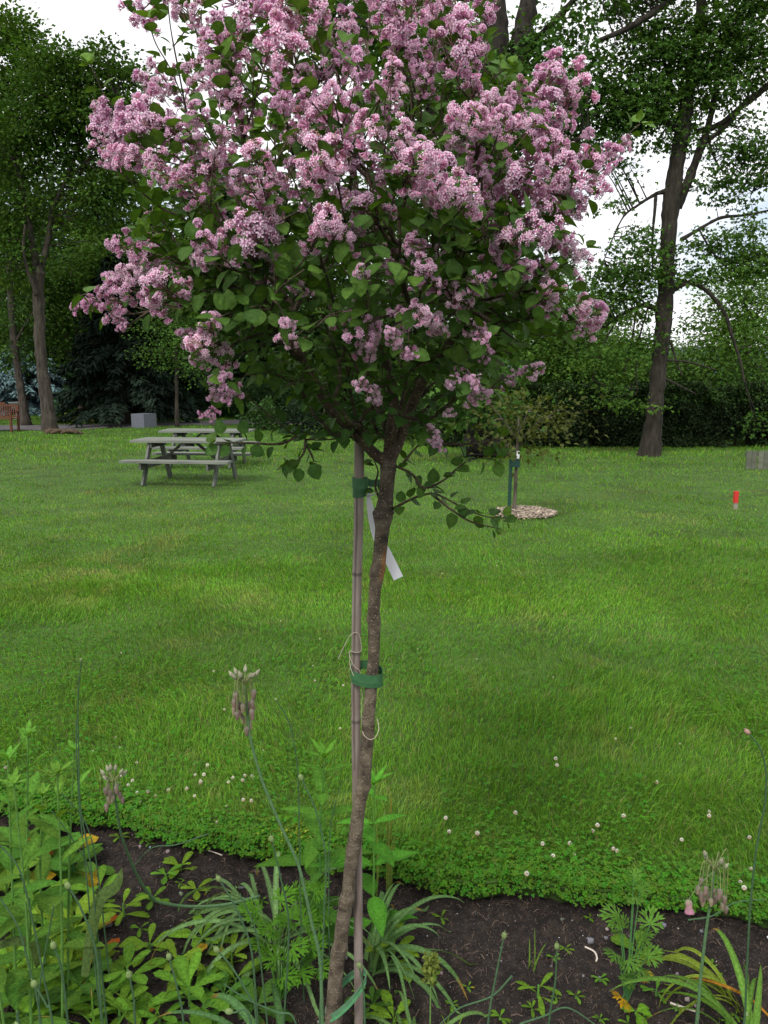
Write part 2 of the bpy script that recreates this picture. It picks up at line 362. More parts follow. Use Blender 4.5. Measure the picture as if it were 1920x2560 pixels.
def blades(mb, N, ymin, ymax, h0, h1, w, k, tall=1.0):
    # density falls off with the square of distance
    q = RNG.random(N); y = 1 / (1 / ymin + q * (1 / ymax - 1 / ymin)) if k == 2 else ymin + q * (ymax - ymin)
    x = (RNG.random(N) * 2 - 1) * (.62 * y + .9)
    e = edge_y(x); ok = (y > e) & (RNG.random(N) > ss(.68 * ymax, ymax, y) * (ymax < 20)) & (RNG.random(N) < np.maximum(ss(ymin * .98, ymin * 1.5, y), ymin < 3))
    if ymax > 25: 
        ok &= np.abs(y - np.interp(x, *PATHY)) > 1.6
    x, y = x[ok], y[ok]; n = len(x)
    z = gz(x, y); cl = fbm(x * 2.2, y * 2.2, 41, 3); ln = fbm(x * 7, y * 7, 43, 2)
    H = (h0 + (h1 - h0) * RNG.random(n)) * (.55 + .9 * cl) * (1 + 0.9 * tall * ss(.55, .75, fbm(x * .9, y * 1.6, 47, 3)))
    near = ss(.45, .05, y - edge_y(x)); H = H * (1 - .25 * near)
    ang = (fbm(x * 1.1, y * 1.1, 45, 2) * 9 + RNG.normal(0, 1.0, n)); lean = (.25 + .75 * RNG.random(n)) * (0.5 + ln)
    a2 = RNG.random(n) * math.pi * 2
    W = w * (.6 + .8 * RNG.random(n)) * (y / 3) ** .62
    dx, dy = np.cos(ang), np.sin(ang); sx_, sy_ = np.cos(a2), np.sin(a2)
    B = np.stack([x, y, z - .004], 1); S = np.stack([sx_ * W / 2, sy_ * W / 2, W * 0], 1); D = np.stack([dx, dy, dx * 0], 1)
    mid = B + D * (H * lean * .35)[:, None] + np.array([0, 0, 1]) * (H * .62)[:, None]
    tip = B + D * (H * lean * 1.0)[:, None] + np.array([0, 0, 1]) * (H * (1 - .25 * lean))[:, None]
    V = np.stack([B - S, B + S, mid + S * .8, mid - S * .8, tip], 1).reshape(-1, 3)
    o = (np.arange(n) * 5)[:, None]; Q = o + np.array([[0, 1, 2, 3]]); T = o + np.array([[3, 2, 4]])
    C = lawncol(x, y) * (.42 + 1.1 * RNG.random((n, 1))) * np.stack([.8 + .45 * RNG.random(n), np.ones(n), .7 + .9 * RNG.random(n)], 1)
    dr = RNG.random(n) < .045; C[dr] = np.array([.26, .22, .10]) * (.7 + .6 * RNG.random((dr.sum(), 1)))
    C = np.repeat(C, 5, 0).reshape(n, 5, 3); C = C.reshape(-1, 3)
    mb.add(V, Q, T, C)
m = MB()
blades(m, 340000, 2.05, 9, .022, .050, .0025, 2, .8)
blades(m, 330000, 4.4, 34, .022, .045, .0030, 2, .5)
blades(m, 90000, 14, 36, .04, .075, .0045, 1)
blades(m, 16000, 2.05, 3.6, .05, .095, .0024, 2, .6)
tag(m.build('lawn_grass', M_grass), 'short bright green mown grass of the lawn', 'grass', kind='stuff')

# clover: trifoliate leaves along the lip of the bed and in patches of the lawn
leaf = leafproto(1, .95, .7, .45, 3, .25, .15); tri = []
V = []; Q = []; c = []; n0 = 0
for a in (0, 2.1, -2.1):
    R = np.array([[math.cos(a), -math.sin(a), 0], [math.sin(a), math.cos(a), 0], [0, 0, 1]]); V.append(leaf[0] @ R.T); Q.append(leaf[1] + n0); c.append(leaf[3]); n0 += len(leaf[0])
TRI = (np.concatenate(V), np.concatenate(Q), np.zeros((0, 3), int), np.concatenate(c))
m = MB(); n = 27000
x = (RNG.random(n) * 2 - 1) * 2.6; d = np.abs(RNG.normal(0, .075, n)) - .02; sel = RNG.random(n)
far = sel < .5; d[far] = RNG.random(far.sum()) ** 1.3 * 2.6; keep = (~far) | (fbm(x * 1.5, d * 2 + 7, 51, 3) > .50)
x, d = x[keep], d[keep]; n = len(x); e = edge_y(x); y = e + d
hh = (.02 + .034 * RNG.random(n)) * (.55 + .45 * ss(0, .12, d)); z = np.where(d < 0.0, gz(x, e) + .016 + d * 1.7 - .02 * RNG.random(n), gz(x, y) + hh)
Nn = np.stack([RNG.normal(0, .35, n), RNG.normal(-.25, .3, n) + np.where(d < .03, -.7, 0), np.ones(n)], 1)
aa = RNG.random(n) * 7; D = np.stack([np.cos(aa), np.sin(aa), aa * 0], 1)
Cc = np.stack([.038 + .035 * RNG.random(n), .115 + .08 * RNG.random(n), .010 + .010 * RNG.random(n)], 1)
scatter(m, TRI, frames(D, norm(Nn)), np.stack([x, y, z], 1), Cc, .0062 + .005 * RNG.random(n))
tag(m.build('clover_leaves', M_clover), 'dense clover leaves hanging over the cut edge of the lawn', 'clover', kind='stuff')

# white clover flower heads: countable
m = MB(); fl = leafproto(1, .32, .8, .6, 2, .3, .2); n = 60
th = np.arccos(1 - 1.75 * (np.arange(n) + .5) / n); ph = np.arange(n) * 2.39996
D = np.stack([np.sin(th) * np.cos(ph), np.sin(th) * np.sin(ph), np.cos(th)], 1)
Cw = np.tile([.78, .75, .68], (n, 1)); low = D[:, 2] < -.1; Cw[low] = (.62, .38, .30)
scatter(m, fl, frames(D), D * .0028 + np.array([0, 0, .04]), Cw * (.85 + .2 * RNG.random((n, 1))), .0062)
CLOV = m.mesh('blossom'); CLOV.materials.append(M_petal)
m = MB(); tube(m, [(0, 0, -.005), (.002, .001, .02), (0, 0, .04)], .0009, 4, (.10, .2, .05)); CLST = m.mesh('stem'); CLST.materials.append(M_stem)
CPX = [(14, 1930), (300, 1875), (385, 1822), (342, 1861), (296, 1848), (230, 1880), (491, 1922), (524, 1925), (490, 1948), (517, 1944), (345, 1912), (309, 1950), (319, 1969), (336, 1960), (339, 1991), (368, 1997), (394, 1999), (417, 1989), (467, 1988), (356, 2015), (576, 1962), (604, 1965), (631, 1952), (563, 2024), (614, 2014), (628, 2016), (505, 2062), (537, 2068), (495, 1972), (499, 1970), (617, 1955), (575, 1963), (632, 1955), (492, 2000), (784, 1671), (790, 1703), (856, 1718), (803, 1606), (855, 1829), (1115, 2093), (1195, 2105), (1308, 2202), (1391, 1909), (1388, 1927), (1536, 1852), (1576, 1826), (1638, 1973), (1484, 2094), (1420, 2128), (1436, 2144), (1384, 2162), (1356, 2120), (1534, 2143), (1547, 2148), (1488, 2082), (1774, 2044), (1766, 2057), (1876, 2188), (1849, 2219), (1856, 2241), (1918, 2205), (1878, 2113), (1697, 1864), (1045, 1630), (300, 1640), (536, 1688), (1190, 1655), (1380, 1700), (700, 1560), (1106, 1440), (640, 1395), (1240, 1420), (560, 1780), (1290, 1760), (1120, 2060), (1280, 2050), (1560, 2060), (1700, 2110), (660, 1880)]
for k, (a, b) in enumerate(CPX):
    p = ground(a, b + (8 if b > 1700 else 2)); 
    near = b > 1900
    lab = ('pinkish white' if a < 760 and near else 'white' if near else 'small pale') + ' clover head ' + where(a, b)
    o = thing('clover_flower', p, lab, 'clover flower', 'white clover flower heads in the lawn'); o.rotation_euler = (rnd.uniform(-.3, .3), rnd.uniform(-.3, .3), rnd.uniform(0, 6)); s = rnd.uniform(.7, 1.05) * (1 if near else .75); o.scale = (s, s, s)
    for nm, me in (('blossom', CLOV), ('stem', CLST)):
        c_ = bpy.data.objects.new(nm, me); COL.objects.link(c_); c_.parent = o

# pebbles, clods and straw on the soil
def onsoil(n):
    y = .9 + RNG.random(n) * 2.0; x = (RNG.random(n) * 2 - 1) * (.62 * y + .3); ok = y < edge_y(x) + .02; return x[ok], y[ok]
ico = MB(); sphere(ico, (0, 0, 0), (1, .8, .6), 6, 4); IC = (np.concatenate(ico.V), np.concatenate(ico.Q), np.zeros((0, 3), int), np.ones((ico.n, 3)))
IC[0][:] *= (1 + .25 * RNG.normal(0, 1, (len(IC[0]), 1)) * (np.abs(IC[0][:, 2:3]) < .59))
m = MB(); x, y = onsoil(22000); n = len(x); D = norm(RNG.normal(0, 1, (n, 3)))
scatter(m, IC, frames(D, norm(RNG.normal(0, 1, (n, 3)))), np.stack([x, y, soilz(x, y) + .001], 1), np.array([.026, .018, .013]) * (.3 + 1.2 * RNG.random((n, 1))), .0015 + .0055 * RNG.random(n) ** 4)
tag(m.build('soil_clods', M_misc), 'crumbs and clods of dark brown soil in the flower bed', 'soil', kind='stuff')
m = MB(); x, y = onsoil(1500); n = len(x); D = norm(RNG.normal(0, 1, (n, 3)))
gcol = np.array([.17, .16, .16]) * (.4 + 1.1 * RNG.random((n, 1))) * (1 + .12 * RNG.normal(0, 1, (n, 3)))
gcol[RNG.random(n) < .03] = (.6, .6, .62)
scatter(m, IC, frames(D), np.stack([x, y, soilz(x, y) + .002], 1), np.clip(gcol, 0.02, 1), .0016 + .008 * RNG.random(n) ** 6)
tag(m.build('gravel', M_misc), 'small grey stones and white grit lying on the soil', 'gravel', kind='stuff')
m = MB(); x, y = onsoil(9500)
for k in range(len(x)):
    L = .005 + .034 * RNG.random() ** 2.6; a = RNG.random() * 6.3; z = float(soilz(x[k], y[k])) + .004
    c_ = np.array([.17, .115, .085]) * (.25 + .9 * RNG.random()); b_ = RNG.normal(0, .11) * L
    P = [(x[k], y[k], z - .002), (x[k] + math.cos(a) * L / 2 - math.sin(a) * b_, y[k] + math.sin(a) * L / 2 + math.cos(a) * b_, z + .005), (x[k] + math.cos(a) * L, y[k] + math.sin(a) * L, z)]
    tube(m, P, .0003 + .0005 * RNG.random(), 3, c_, False)
tag(m.build('straw_debris', M_misc), 'dry roots and straw bits strewn over the soil', 'debris', kind='stuff')
for pts, r, lab in (([(1462, 2376), (1485, 2388), (1492, 2404), (1490, 2412)], .0028, 'pale bent root lying on the soil below the clover edge right'), ([(1675, 2517), (1700, 2526), (1738, 2538)], .003, 'straight white dry twig lying at the foot of the right bell flower stem'), ([(522, 2134), (540, 2140), (556, 2146)], .0022, 'short buff straw stalk on the soil beside strap leaved clump')):
    m = MB(); P = [soilground(a, b) + np.array([0, 0, .012]) for a, b in pts]; tube(m, smoothpath(P, 12), r, 5, (.5, .44, .38)); tag(m.build('dry_twig', M_misc), lab, 'twig')
for (a, b, s, lab) in ((272, 2315, .018, 'grey flat stone in the soil among seedlings'), (293, 2313, .012, 'pale upright stone chip beside the grey flat stone'), (270, 2122, .010, 'small grey pebble near the left turf edge'), (604, 2225, .014, 'dark grey stone under the curved bell flower stem'), (1475, 2355, .016, 'flat bluish stone left of the yellow leaved delphinium'), (1515, 2347, .009, 'small round pebble left of the cut leaved plant')):
    m = MB(); p = soilground(a, b); rr = np.random.default_rng(a); V = IC[0] * s * (1 + .1 * rr.normal(0, 1, (len(IC[0]), 1))); m.add(V + p + np.array([0, 0, s * .3]), IC[1], None, (.9, .85, .85)); tag(m.build('stone', M_stone, smooth=True), lab, 'stone')
# ================================================================ the lilac
LY = 1.74
lil = thing('lilac_tree', (at(836, 2560, LY)[0] - .01, LY, SOIL), 'small standard lilac tree covered in pink flower clusters, tied to a bamboo cane', 'lilac tree')
TP = [(826, 2680, 24), (833, 2560, 24), (836, 2500, 22), (838, 2450, 20), (844, 2392, 20), (849, 2375, 24), (851, 2360, 19), (858, 2300, 19), (864, 2265, 20), (868, 2245, 22), (871, 2230, 18), (878, 2160, 18), (884, 2115, 20), (887, 2104, 19), (893, 2050, 17.5), (901, 1990, 17), (909, 1968, 20), (911, 1955, 17), (915, 1900, 16), (920, 1830, 17), (921, 1800, 16), (926, 1740, 15.5), (930, 1690, 15), (935, 1640, 15), (935, 1600, 15), (936, 1562, 16), (933, 1548, 18), (934, 1530, 15), (938, 1470, 15), (942, 1440, 18), (943, 1427, 20), (948, 1405, 17), (952, 1360, 17), (956, 1320, 18), (958, 1298, 24), (958, 1280, 27), (961, 1268, 21), (965, 1240, 18), (968, 1200, 18), (971, 1165, 20), (972, 1150, 19)]
P = np.array([at(a, b, LY) for a, b, r in TP]); R = np.array([r for *_, r in TP]) * LY / F * 1.03
k = np.linspace(0, len(P) - 1, 150); Pd = np.stack([np.interp(k, np.arange(len(P)), P[:, j]) for j in range(3)], 1); Rd = np.interp(k, np.arange(len(P)), R)
Pd[1:-1] = (Pd[:-2] + 2 * Pd[1:-1] + Pd[2:]) / 4
Pd[0] = (P[0][0], LY, SOIL - .05)
m = MB(); n = 18; a = np.linspace(0, 2 * math.pi, n, endpoint=False); V = []; C = []
for i in range(len(Pd)):
    rr = Rd[i] * (1 + .05 * (vn(a * 1.2 + 3, np.full(n, i * .35), 61) - .5) + .04 * (vn(a * 3, np.full(n, i * .9), 62) - .5))
    V.append(Pd[i] + np.stack([rr * np.cos(a), rr * np.sin(a), a * 0], 1))
    t = i / 150; g = .92 - .30 * ss(.68, .9, t); ring = 1 - .35 * (vn(i * .9, 3, 6) > .8)  # g darkens the upper bark colour to stand for the crown's shade
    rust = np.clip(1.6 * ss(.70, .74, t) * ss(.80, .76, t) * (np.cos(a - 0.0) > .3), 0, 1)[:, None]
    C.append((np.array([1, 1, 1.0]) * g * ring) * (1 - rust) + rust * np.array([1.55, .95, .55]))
V = np.concatenate(V); j = np.arange(n); jn = (j + 1) % n
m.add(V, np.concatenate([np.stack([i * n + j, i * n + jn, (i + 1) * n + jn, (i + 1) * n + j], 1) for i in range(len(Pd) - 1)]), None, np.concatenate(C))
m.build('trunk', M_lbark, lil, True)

# skeleton -------------------------------------------------------
CX, CZ, RXp, RZp = 880, 500, 700, 640
def crown_pt(px, py, s):
    """s in -1 (towards camera) .. 1 (away)"""
    rho = min(1, ((px - CX) / RXp) ** 2 + ((py - CZ) / RZp) ** 2); return at(px, py, LY + s * (.10 + .48 * math.sqrt(1 - rho)))
FK = P[-1]
class Path: pass
paths = []; NP = []; NL = []; NT = []; NI = []       # node position, length to fork, tangent, (path, index)
def addpath(pts, parent=None):
    q = Path(); q.p = np.array(pts, float); q.par = parent; q.tips = 0; q.fixr = None
    L = (NL[parent] if parent is not None else 0); idx = len(paths); paths.append(q); q.nodes = []
    Tn = norm(np.gradient(q.p, axis=0))
    for i in range(len(q.p)):
        if i: L += np.linalg.norm(q.p[i] - q.p[i - 1])
        q.nodes.append(len(NP)); NP.append(q.p[i]); NL.append(L); NT.append(Tn[i]); NI.append((idx, i))
    return q
def P3(lst): return smoothpath([at(a, b, LY + d) for a, b, d in lst], max(6, len(lst) * 4))
MAIN = [
 [(971, 1158, 0), (938, 1135, -.01), (885, 1082, -.03), (815, 1010, -.08), (752, 890, -.12), (700, 800, -.16), (620, 640, -.2)],
 [(971, 1158, 0), (978, 1080, .0), (985, 1000, .02), (965, 900, .03), (930, 760, .06), (900, 560, .08), (880, 380, .06)],
 [(972, 1158, 0), (1003, 1090, .01), (1030, 1010, -.02), (1090, 900, -.06), (1170, 810, -.1), (1240, 770, -.12), (1340, 715, -.14)],
 [(972, 1158, 0), (1000, 1080, .06), (1040, 960, .14), (1120, 800, .2), (1180, 620, .24), (1220, 420, .22)],
 [(970, 1158, 0), (960, 1060, .05), (900, 930, .14), (820, 760, .22), (760, 560, .28), (700, 360, .3)],
 [(978, 1120, 0), (1010, 980, -.08), (1040, 820, -.16), (1060, 640, -.24), (1080, 480, -.28)],
 [(905, 1100, -.02), (880, 1000, -.08), (860, 880, -.16), (830, 740, -.22), (790, 600, -.28), (770, 440, -.3)],
 [(885, 1092, -.03), (800, 1100, -.06), (745, 1092, -.08), (700, 1060, -.1), (640, 1010, -.13), (570, 960, -.15), (540, 900, -.16)],
 [(752, 890, -.12), (660, 800, -.16), (560, 720, -.16), (460, 660, -.14)],
 [(1170, 810, -.1), (1200, 700, -.12), (1215, 560, -.14), (1260, 400, -.14)],
]
for k, pts in enumerate(MAIN): addpath(P3(pts), None if k == 0 else None)
nmain = len(paths)
LONG = [  # stems that stick out of the crown, traced from the photograph
 [(492, 400, -.2), (470, 300, -.22), (447, 180, -.24), (425, 60, -.26), (415, -60, -.27)],
 [(455, 240, -.23), (425, 170, -.25), (390, 110, -.27), (370, 50, -.28)],
 [(435, 115, -.24), (475, 60, -.24), (500, 20, -.24)],
 [(628, 520, -.30), (630, 380, -.34), (632, 240, -.36), (634, 140, -.37)],
 [(632, 260, -.36), (600, 200, -.37), (560, 150, -.38)],
 [(634, 250, -.36), (680, 200, -.38), (710, 150, -.38)],
 [(345, 350, -.2), (300, 290, -.22), (265, 245, -.24), (245, 205, -.25), (228, 165, -.26)],
 [(1125, 300, -.2), (1190, 235, -.22), (1240, 190, -.24), (1275, 165, -.26)],
 [(1475, 460, -.12), (1520, 390, -.12), (1560, 345, -.12), (1600, 310, -.12)],
 [(1340, 715, -.14), (1400, 690, -.16), (1460, 620, -.18)],
 [(1240, 770, -.12), (1330, 835, -.14), (1400, 835, -.15), (1440, 820, -.15)],
 [(780, 560, -.36), (720, 420, -.4), (660, 320, -.42)],
 [(1160, 480, -.3), (1110, 340, -.32), (1105, 240, -.34), (1125, 180, -.34)],
 [(1030, 320, -.34), (1025, 160, -.34), (1030, 20, -.34)],
 [(1240, 480, -.26), (1250, 330, -.28), (1270, 260, -.28)],
]
SHOOTS = [  # leafy shoots low on the trunk
 [(982, 1272, 0), (1020, 1252, -.02), (1050, 1240, -.03), (1090, 1235, -.04), (1150, 1265, -.05), (1210, 1290, -.06), (1262, 1296, -.06)],
 [(1080, 1236, -.04), (1130, 1275, -.06), (1180, 1305, -.07), (1240, 1320, -.07)],
 [(990, 1165, 0), (1030, 1185, -.03), (1060, 1220, -.05), (1110, 1200, -.07), (1150, 1165, -.08), (1190, 1145, -.09), (1240, 1150, -.1)],
 [(1050, 1100, -.04), (1120, 1110, -.08), (1190, 1108, -.1), (1250, 1095, -.11)],
 [(950, 1250, .01), (938, 1215, .02), (945, 1180, .02), (935, 1150, .02)],
 [(740, 1092, -.08), (700, 1110, -.09), (620, 1108, -.1), (540, 1106, -.11)],
 [(765, 1097, -.08), (760, 1130, -.09), (745, 1150, -.09), (720, 1165, -.1)],
 [(765, 1110, -.08), (780, 1140, -.09), (785, 1155, -.09)],
 [(1000, 1170, .02), (1030, 1130, .04), (1060, 1100, .06), (1100, 1060, .07)],
]
def nearest_node(p):
    return int(np.argmin(np.linalg.norm(np.array(NP) - p, axis=1)))
for pts in LONG:
    q3 = P3(pts); pn = nearest_node(q3[0]); 
    if np.linalg.norm(NP[pn] - q3[0]) > .02: q3 = np.concatenate([smoothpath([NP[pn], NP[pn] * .5 + q3[0] * .5 - NT[pn] * 0 - np.array([0, 0, .02]), q3[0]], 6)[:-1], q3])
    addpath(q3, pn)
shoot0 = len(paths)
for pts in SHOOTS: addpath(P3(pts), None)
shoot1 = len(paths)
# flower positions, in photograph pixels: (x, y, radius)
c1 = [(600,60,55),(650,20,40),(780,30,50),(870,50,45),(940,170,62),(1080,90,95),(1180,150,75),(1250,240,85),(1310,340,45),(980,250,62),(900,300,58),(850,340,48),(970,390,50),(1020,430,50),(1040,490,60),(1290,60,75),(1350,20,60),(1270,150,55),(1500,140,42),(1460,200,55),(1430,290,50),(1540,300,55),(1210,400,45),(1230,460,50),(1330,420,45),(1440,430,50),(1380,490,65),(1300,540,60),(1530,520,60),(1600,570,60),(1400,600,80),(1480,590,75),(1380,680,70),(1450,700,75),(1580,740,70),(1640,430,50),(650,470,65),(610,540,80),(540,570,75),(445,520,52),(480,620,72),(450,665,45),(610,620,75),(560,690,60),(640,690,55),(700,745,50),(700,550,58),(760,580,45),(820,580,45),(850,500,42),(940,620,50),(820,800,55),(870,750,70),(930,720,55),(1000,720,60),(1100,700,60),(1050,770,50),(1100,830,48),(1165,810,40),(1290,780,65),(1340,760,60),(1160,920,65),(1080,960,68),(1110,1040,95),(980,1070,60),(885,1020,48),(1180,1060,62),(1500,930,85),(1420,970,68),(1360,1040,50),(1590,920,75),(1500,1030,50),(540,1070,55)]
c2 = [(60,60,75),(120,60,80),(200,30,60),(60,140,60),(340,60,75),(430,60,48),(250,130,72),(340,150,65),(300,230,75),(370,270,50),(410,185,42),(60,260,62),(150,270,50),(30,330,48),(185,350,45),(60,420,42),(718,305,52),(700,380,70),(820,370,68),(780,450,58),(680,500,75),(640,550,55),(580,410,45),(535,460,38),(460,470,55),(380,440,55),(420,530,48),(350,510,62),(330,590,55),(500,520,45),(560,560,52),(870,590,28),(1020,640,38),(950,690,50),(890,690,42),(730,640,60),(650,690,58),(860,740,70),(760,760,68),(800,840,78),(880,850,68),(720,850,60),(600,790,85),(540,860,85),(620,910,85),(560,970,80),(640,1010,75),(520,1050,60),(700,1070,52),(90,590,50),(145,640,38),(180,710,75),(110,750,70),(250,770,70),(310,840,72),(350,890,68),(380,940,50),(270,860,55),(130,1085,48),(230,1095,40),(60,690,45),(400,680,42),(430,740,42),(460,820,42)]
c3 = [(900,20,45),(870,5,40),(1090,55,36),(560,70,42),(650,60,78),(700,130,72),(560,140,55),(500,110,38),(490,180,52),(480,245,42),(390,215,38),(345,228,34),(540,310,22),(700,210,55),(800,190,35),(915,310,52),(880,390,62),(950,425,52),(835,365,45),(865,450,32),(925,580,45),(900,680,30),(965,540,35),(1000,600,38),(1240,290,36),(1265,355,42),(1505,280,34),(1560,340,55),(1590,400,48),(1615,330,42),(1560,560,30),(1605,610,42),(1310,140,26),(1560,70,30)]
c4 = [(50,35,45),(180,60,52),(200,125,42),(460,60,62),(420,110,42),(600,60,42),(690,60,42),(830,10,55),(310,170,50),(325,215,42),(60,290,55),(110,250,42),(170,250,45),(235,290,50),(60,365,38),(105,410,36),(30,330,30),(390,310,45),(430,345,34),(700,180,50),(680,225,42),(745,165,35),(850,220,48),(905,265,55),(870,330,36),(450,430,26),(645,500,38),(570,520,28),(530,560,20),(345,520,34),(300,550,34),(390,545,42),(415,605,42),(280,680,22),(205,775,38),(225,810,30)]
s = .5787
FL = [(a * s, b * s, r * s) for a, b, r in c1] + [(960 + a * s, b * s, r * s) for a, b, r in c2] + [(a * s, 640 + b * s, r * s) for a, b, r in c3] + [(960 + a * s, 640 + b * s, r * s) for a, b, r in c4]
FL += [(rnd.uniform(560, 1260), rnd.uniform(-190, -20), rnd.uniform(28, 45)) for _ in range(26)]
targets = []                                   # (point, kind, radius)
for a, b, r in FL:
    rho = min(1, ((a - CX) / RXp) ** 2 + ((b - CZ) / RZp) ** 2)
    p = crown_pt(a, b, -1 + rnd.random() * .34); targets.append((p, 'f', r * 1.17 * p[1] / F))
for _ in range(90):                             # the far side of the crown
    a_ = rnd.uniform(0, 6.28); q = math.sqrt(rnd.random()) * .95; a, b = CX + RXp * .9 * q * math.cos(a_), CZ - 90 + 480 * q * math.sin(a_)
    p = crown_pt(a, b, rnd.uniform(.25, 1)); targets.append((p, 'b', rnd.uniform(.022, .036)))
POLY = [(350, 420), (330, 600), (440, 760), (520, 850), (640, 930), (720, 1010), (860, 1090), (1060, 1090), (1150, 990), (1260, 900), (1400, 830), (1430, 700), (1390, 560), (1460, 420), (1380, 260), (1180, 60), (1000, -100), (700, -100), (540, 60), (440, 280)]
def inpoly(x, y):
    r = False; n = len(POLY)
    for i in range(n):
        (a, b), (c, d) = POLY[i], POLY[(i + 1) % n]
        if (b > y) != (d > y) and x < (c - a) * (y - b) / (d - b) + a: r = not r
    return r
cnt = 0
while cnt < 950:
    a, b = rnd.uniform(300, 1480), rnd.uniform(-100, 1090)
    if not inpoly(a, b): continue
    if b < 480 and rnd.random() < .62: continue
    if b > 960 and rnd.random() < .3: continue
    w = .62 if b > 850 else .95
    targets.append((crown_pt(a, b, rnd.uniform(-w if b > 520 else -.55, w)), 'l', 0)); cnt += 1
targets.sort(key=lambda t: np.linalg.norm(t[0] - FK))
flowers = []
for p, kd, r in targets:
    A = np.array(NP[:]); dist = np.linalg.norm(A - p, axis=1); rf = np.linalg.norm(A - FK, axis=1); rp = np.linalg.norm(p - FK)
    cost = dist + .30 * np.array(NL); cost[rf > rp * .93] += 1
    tt = np.einsum('ij,ij->i', np.array(NT), norm(p - A)); cost += .10 * (1 - tt)
    for s0, s1 in ((shoot0, shoot1),):
        a0 = paths[s0].nodes[0]; a1 = paths[s1 - 1].nodes[-1]; cost[a0:a1 + 1] += 2
    i = int(np.argmin(cost)); L = dist[i]
    ctrl = NP[i] + norm(NT[i] + np.array([0, 0, .35])) * L * .45; n = max(4, int(L / .028)); t = np.linspace(0, 1, n)[:, None]
    pts = (1 - t) ** 2 * NP[i] + 2 * t * (1 - t) * ctrl + t * t * p + np.sin(t * math.pi) * np.array([rnd.gauss(0, .006) for _ in range(3)])
    q = addpath(pts, i); q.kd = kd
    if r: flowers.append((p, norm(norm(p - ctrl) + np.array([0, -.15, .45])), r, kd))
# pipe-model radii
W = np.zeros(len(NP)); 
for q in reversed(paths):
    w = 1.0
    for k in range(len(q.nodes) - 1, -1, -1):
        w += W[q.nodes[k]]; W[q.nodes[k]] = w
    if q.par is not None: W[q.par] += w
mb = MB()
for k, q in enumerate(paths):
    r = .00115 * W[q.nodes] ** .43; r = np.minimum(r, .0145)
    if k == 1 or k == 2: r = np.maximum(r * 1.0, np.linspace(.014, .006, len(r)))
    if k == 0: r = np.maximum(r, np.linspace(.0135, .005, len(r)))
    if shoot0 <= k < shoot1: r = np.linspace(.0034, .0012, len(r))
    q.r = r; g = .62 if k < nmain else .6
    tube(mb, q.p, r, 9 if k < nmain else 5, np.array([1.0, .93, .88]) * g)
mb.build('branches', M_lbark, lil, True)
# leaves ----------------------------------------------------------
lp = [leafproto(1, .84, .55, .8, 5, .22, c_, 0, rib=1.22) for c_ in (.05, .18, .32)]
LP, LD, LN, LS, LC = [], [], [], [], []
def leafpair(p, tn, s, up=.5, young=0.):
    a = norm(np.cross(tn, np.array([rnd.gauss(0, 1), rnd.gauss(0, 1), rnd.gauss(0, 1)])))
    for sgn in (1, -1):
        if rnd.random() < .10: continue
        d = norm(a * sgn + tn * .55 + np.array([rnd.gauss(0, .22), rnd.gauss(0, .22), up * rnd.uniform(-.5, .9)]))
        LP.append(p + d * .006); LD.append(d); LN.append(norm(np.array([rnd.gauss(0, .38), rnd.gauss(-.12, .38), 1]) + .35 * tn)); LS.append(s * rnd.uniform(.72, 1.15))
        y = min(1, max(0, young + rnd.gauss(0, .12))); b = rnd.uniform(.78, 1.2)
        LC.append((np.array([.044, .112, .038]) * (1 - y) + np.array([.12, .24, .045]) * y) * b)
for k, q in enumerate(paths):
    Tn = norm(np.gradient(q.p, axis=0)); sh = shoot0 <= k < shoot1; lng = nmain <= k < shoot0; L = 0; last = -.01
    for i in range(1, len(q.p)):
        L += np.linalg.norm(q.p[i] - q.p[i - 1])
        if q.r[i] > .0036: continue
        gap = .026 if sh else .034 if lng else .0165
        if L - last < gap: continue
        last = L
        if lng and k in (nmain + 3,): continue
        isf = getattr(q, 'kd', '') in ('f', 'b')
        if isf and rnd.random() < .35: continue
        hgt = q.p[i][2]; dim = 0 if hgt < 1.55 else .25
        leafpair(q.p[i], Tn[i], .031 if sh else (.026 if lng else .031), .5, .35 if lng else (.15 if sh else dim))
    if (lng or sh) and k != nmain + 3: leafpair(q.p[-1], Tn[-1], .03, .9, .5); leafpair(q.p[-1], Tn[-1], .022, 1.2, .6)
for a, b, d, s_, dx, dz in ((778, 1160, -.11, .036, .5, -1), (735, 1158, -.1, .032, -1, -.7), (750, 1170, -.1, .03, -.2, -1), (556, 1085, -.12, .03, -.3, 1), (604, 1085, -.12, .03, .3, 1), (545, 1118, -.12, .03, -1, -.4), (625, 1120, -.12, .032, 1, -.4), (575, 1118, -.12, .028, -.7, -.5)):
    LP.append(at(a, b, LY + d)); LD.append(norm(np.array([dx, -.1, dz]))); LN.append(norm(np.array([0, -1, .35]))); LS.append(s_); LC.append(np.array([.06, .15, .05]))
LP, LD, LN, LS, LC = map(np.array, (LP, LD, LN, LS, LC))
mb = MB(); sel = RNG.integers(0, 3, len(LP))
for v in range(3):
    g = sel == v; scatter(mb, lp[v], frames(LD[g], LN[g]), LP[g], LC[g], LS[g])
mb.build('foliage', M_lilacleaf, lil, True)
print('lilac leaves', len(LP), 'paths', len(paths))
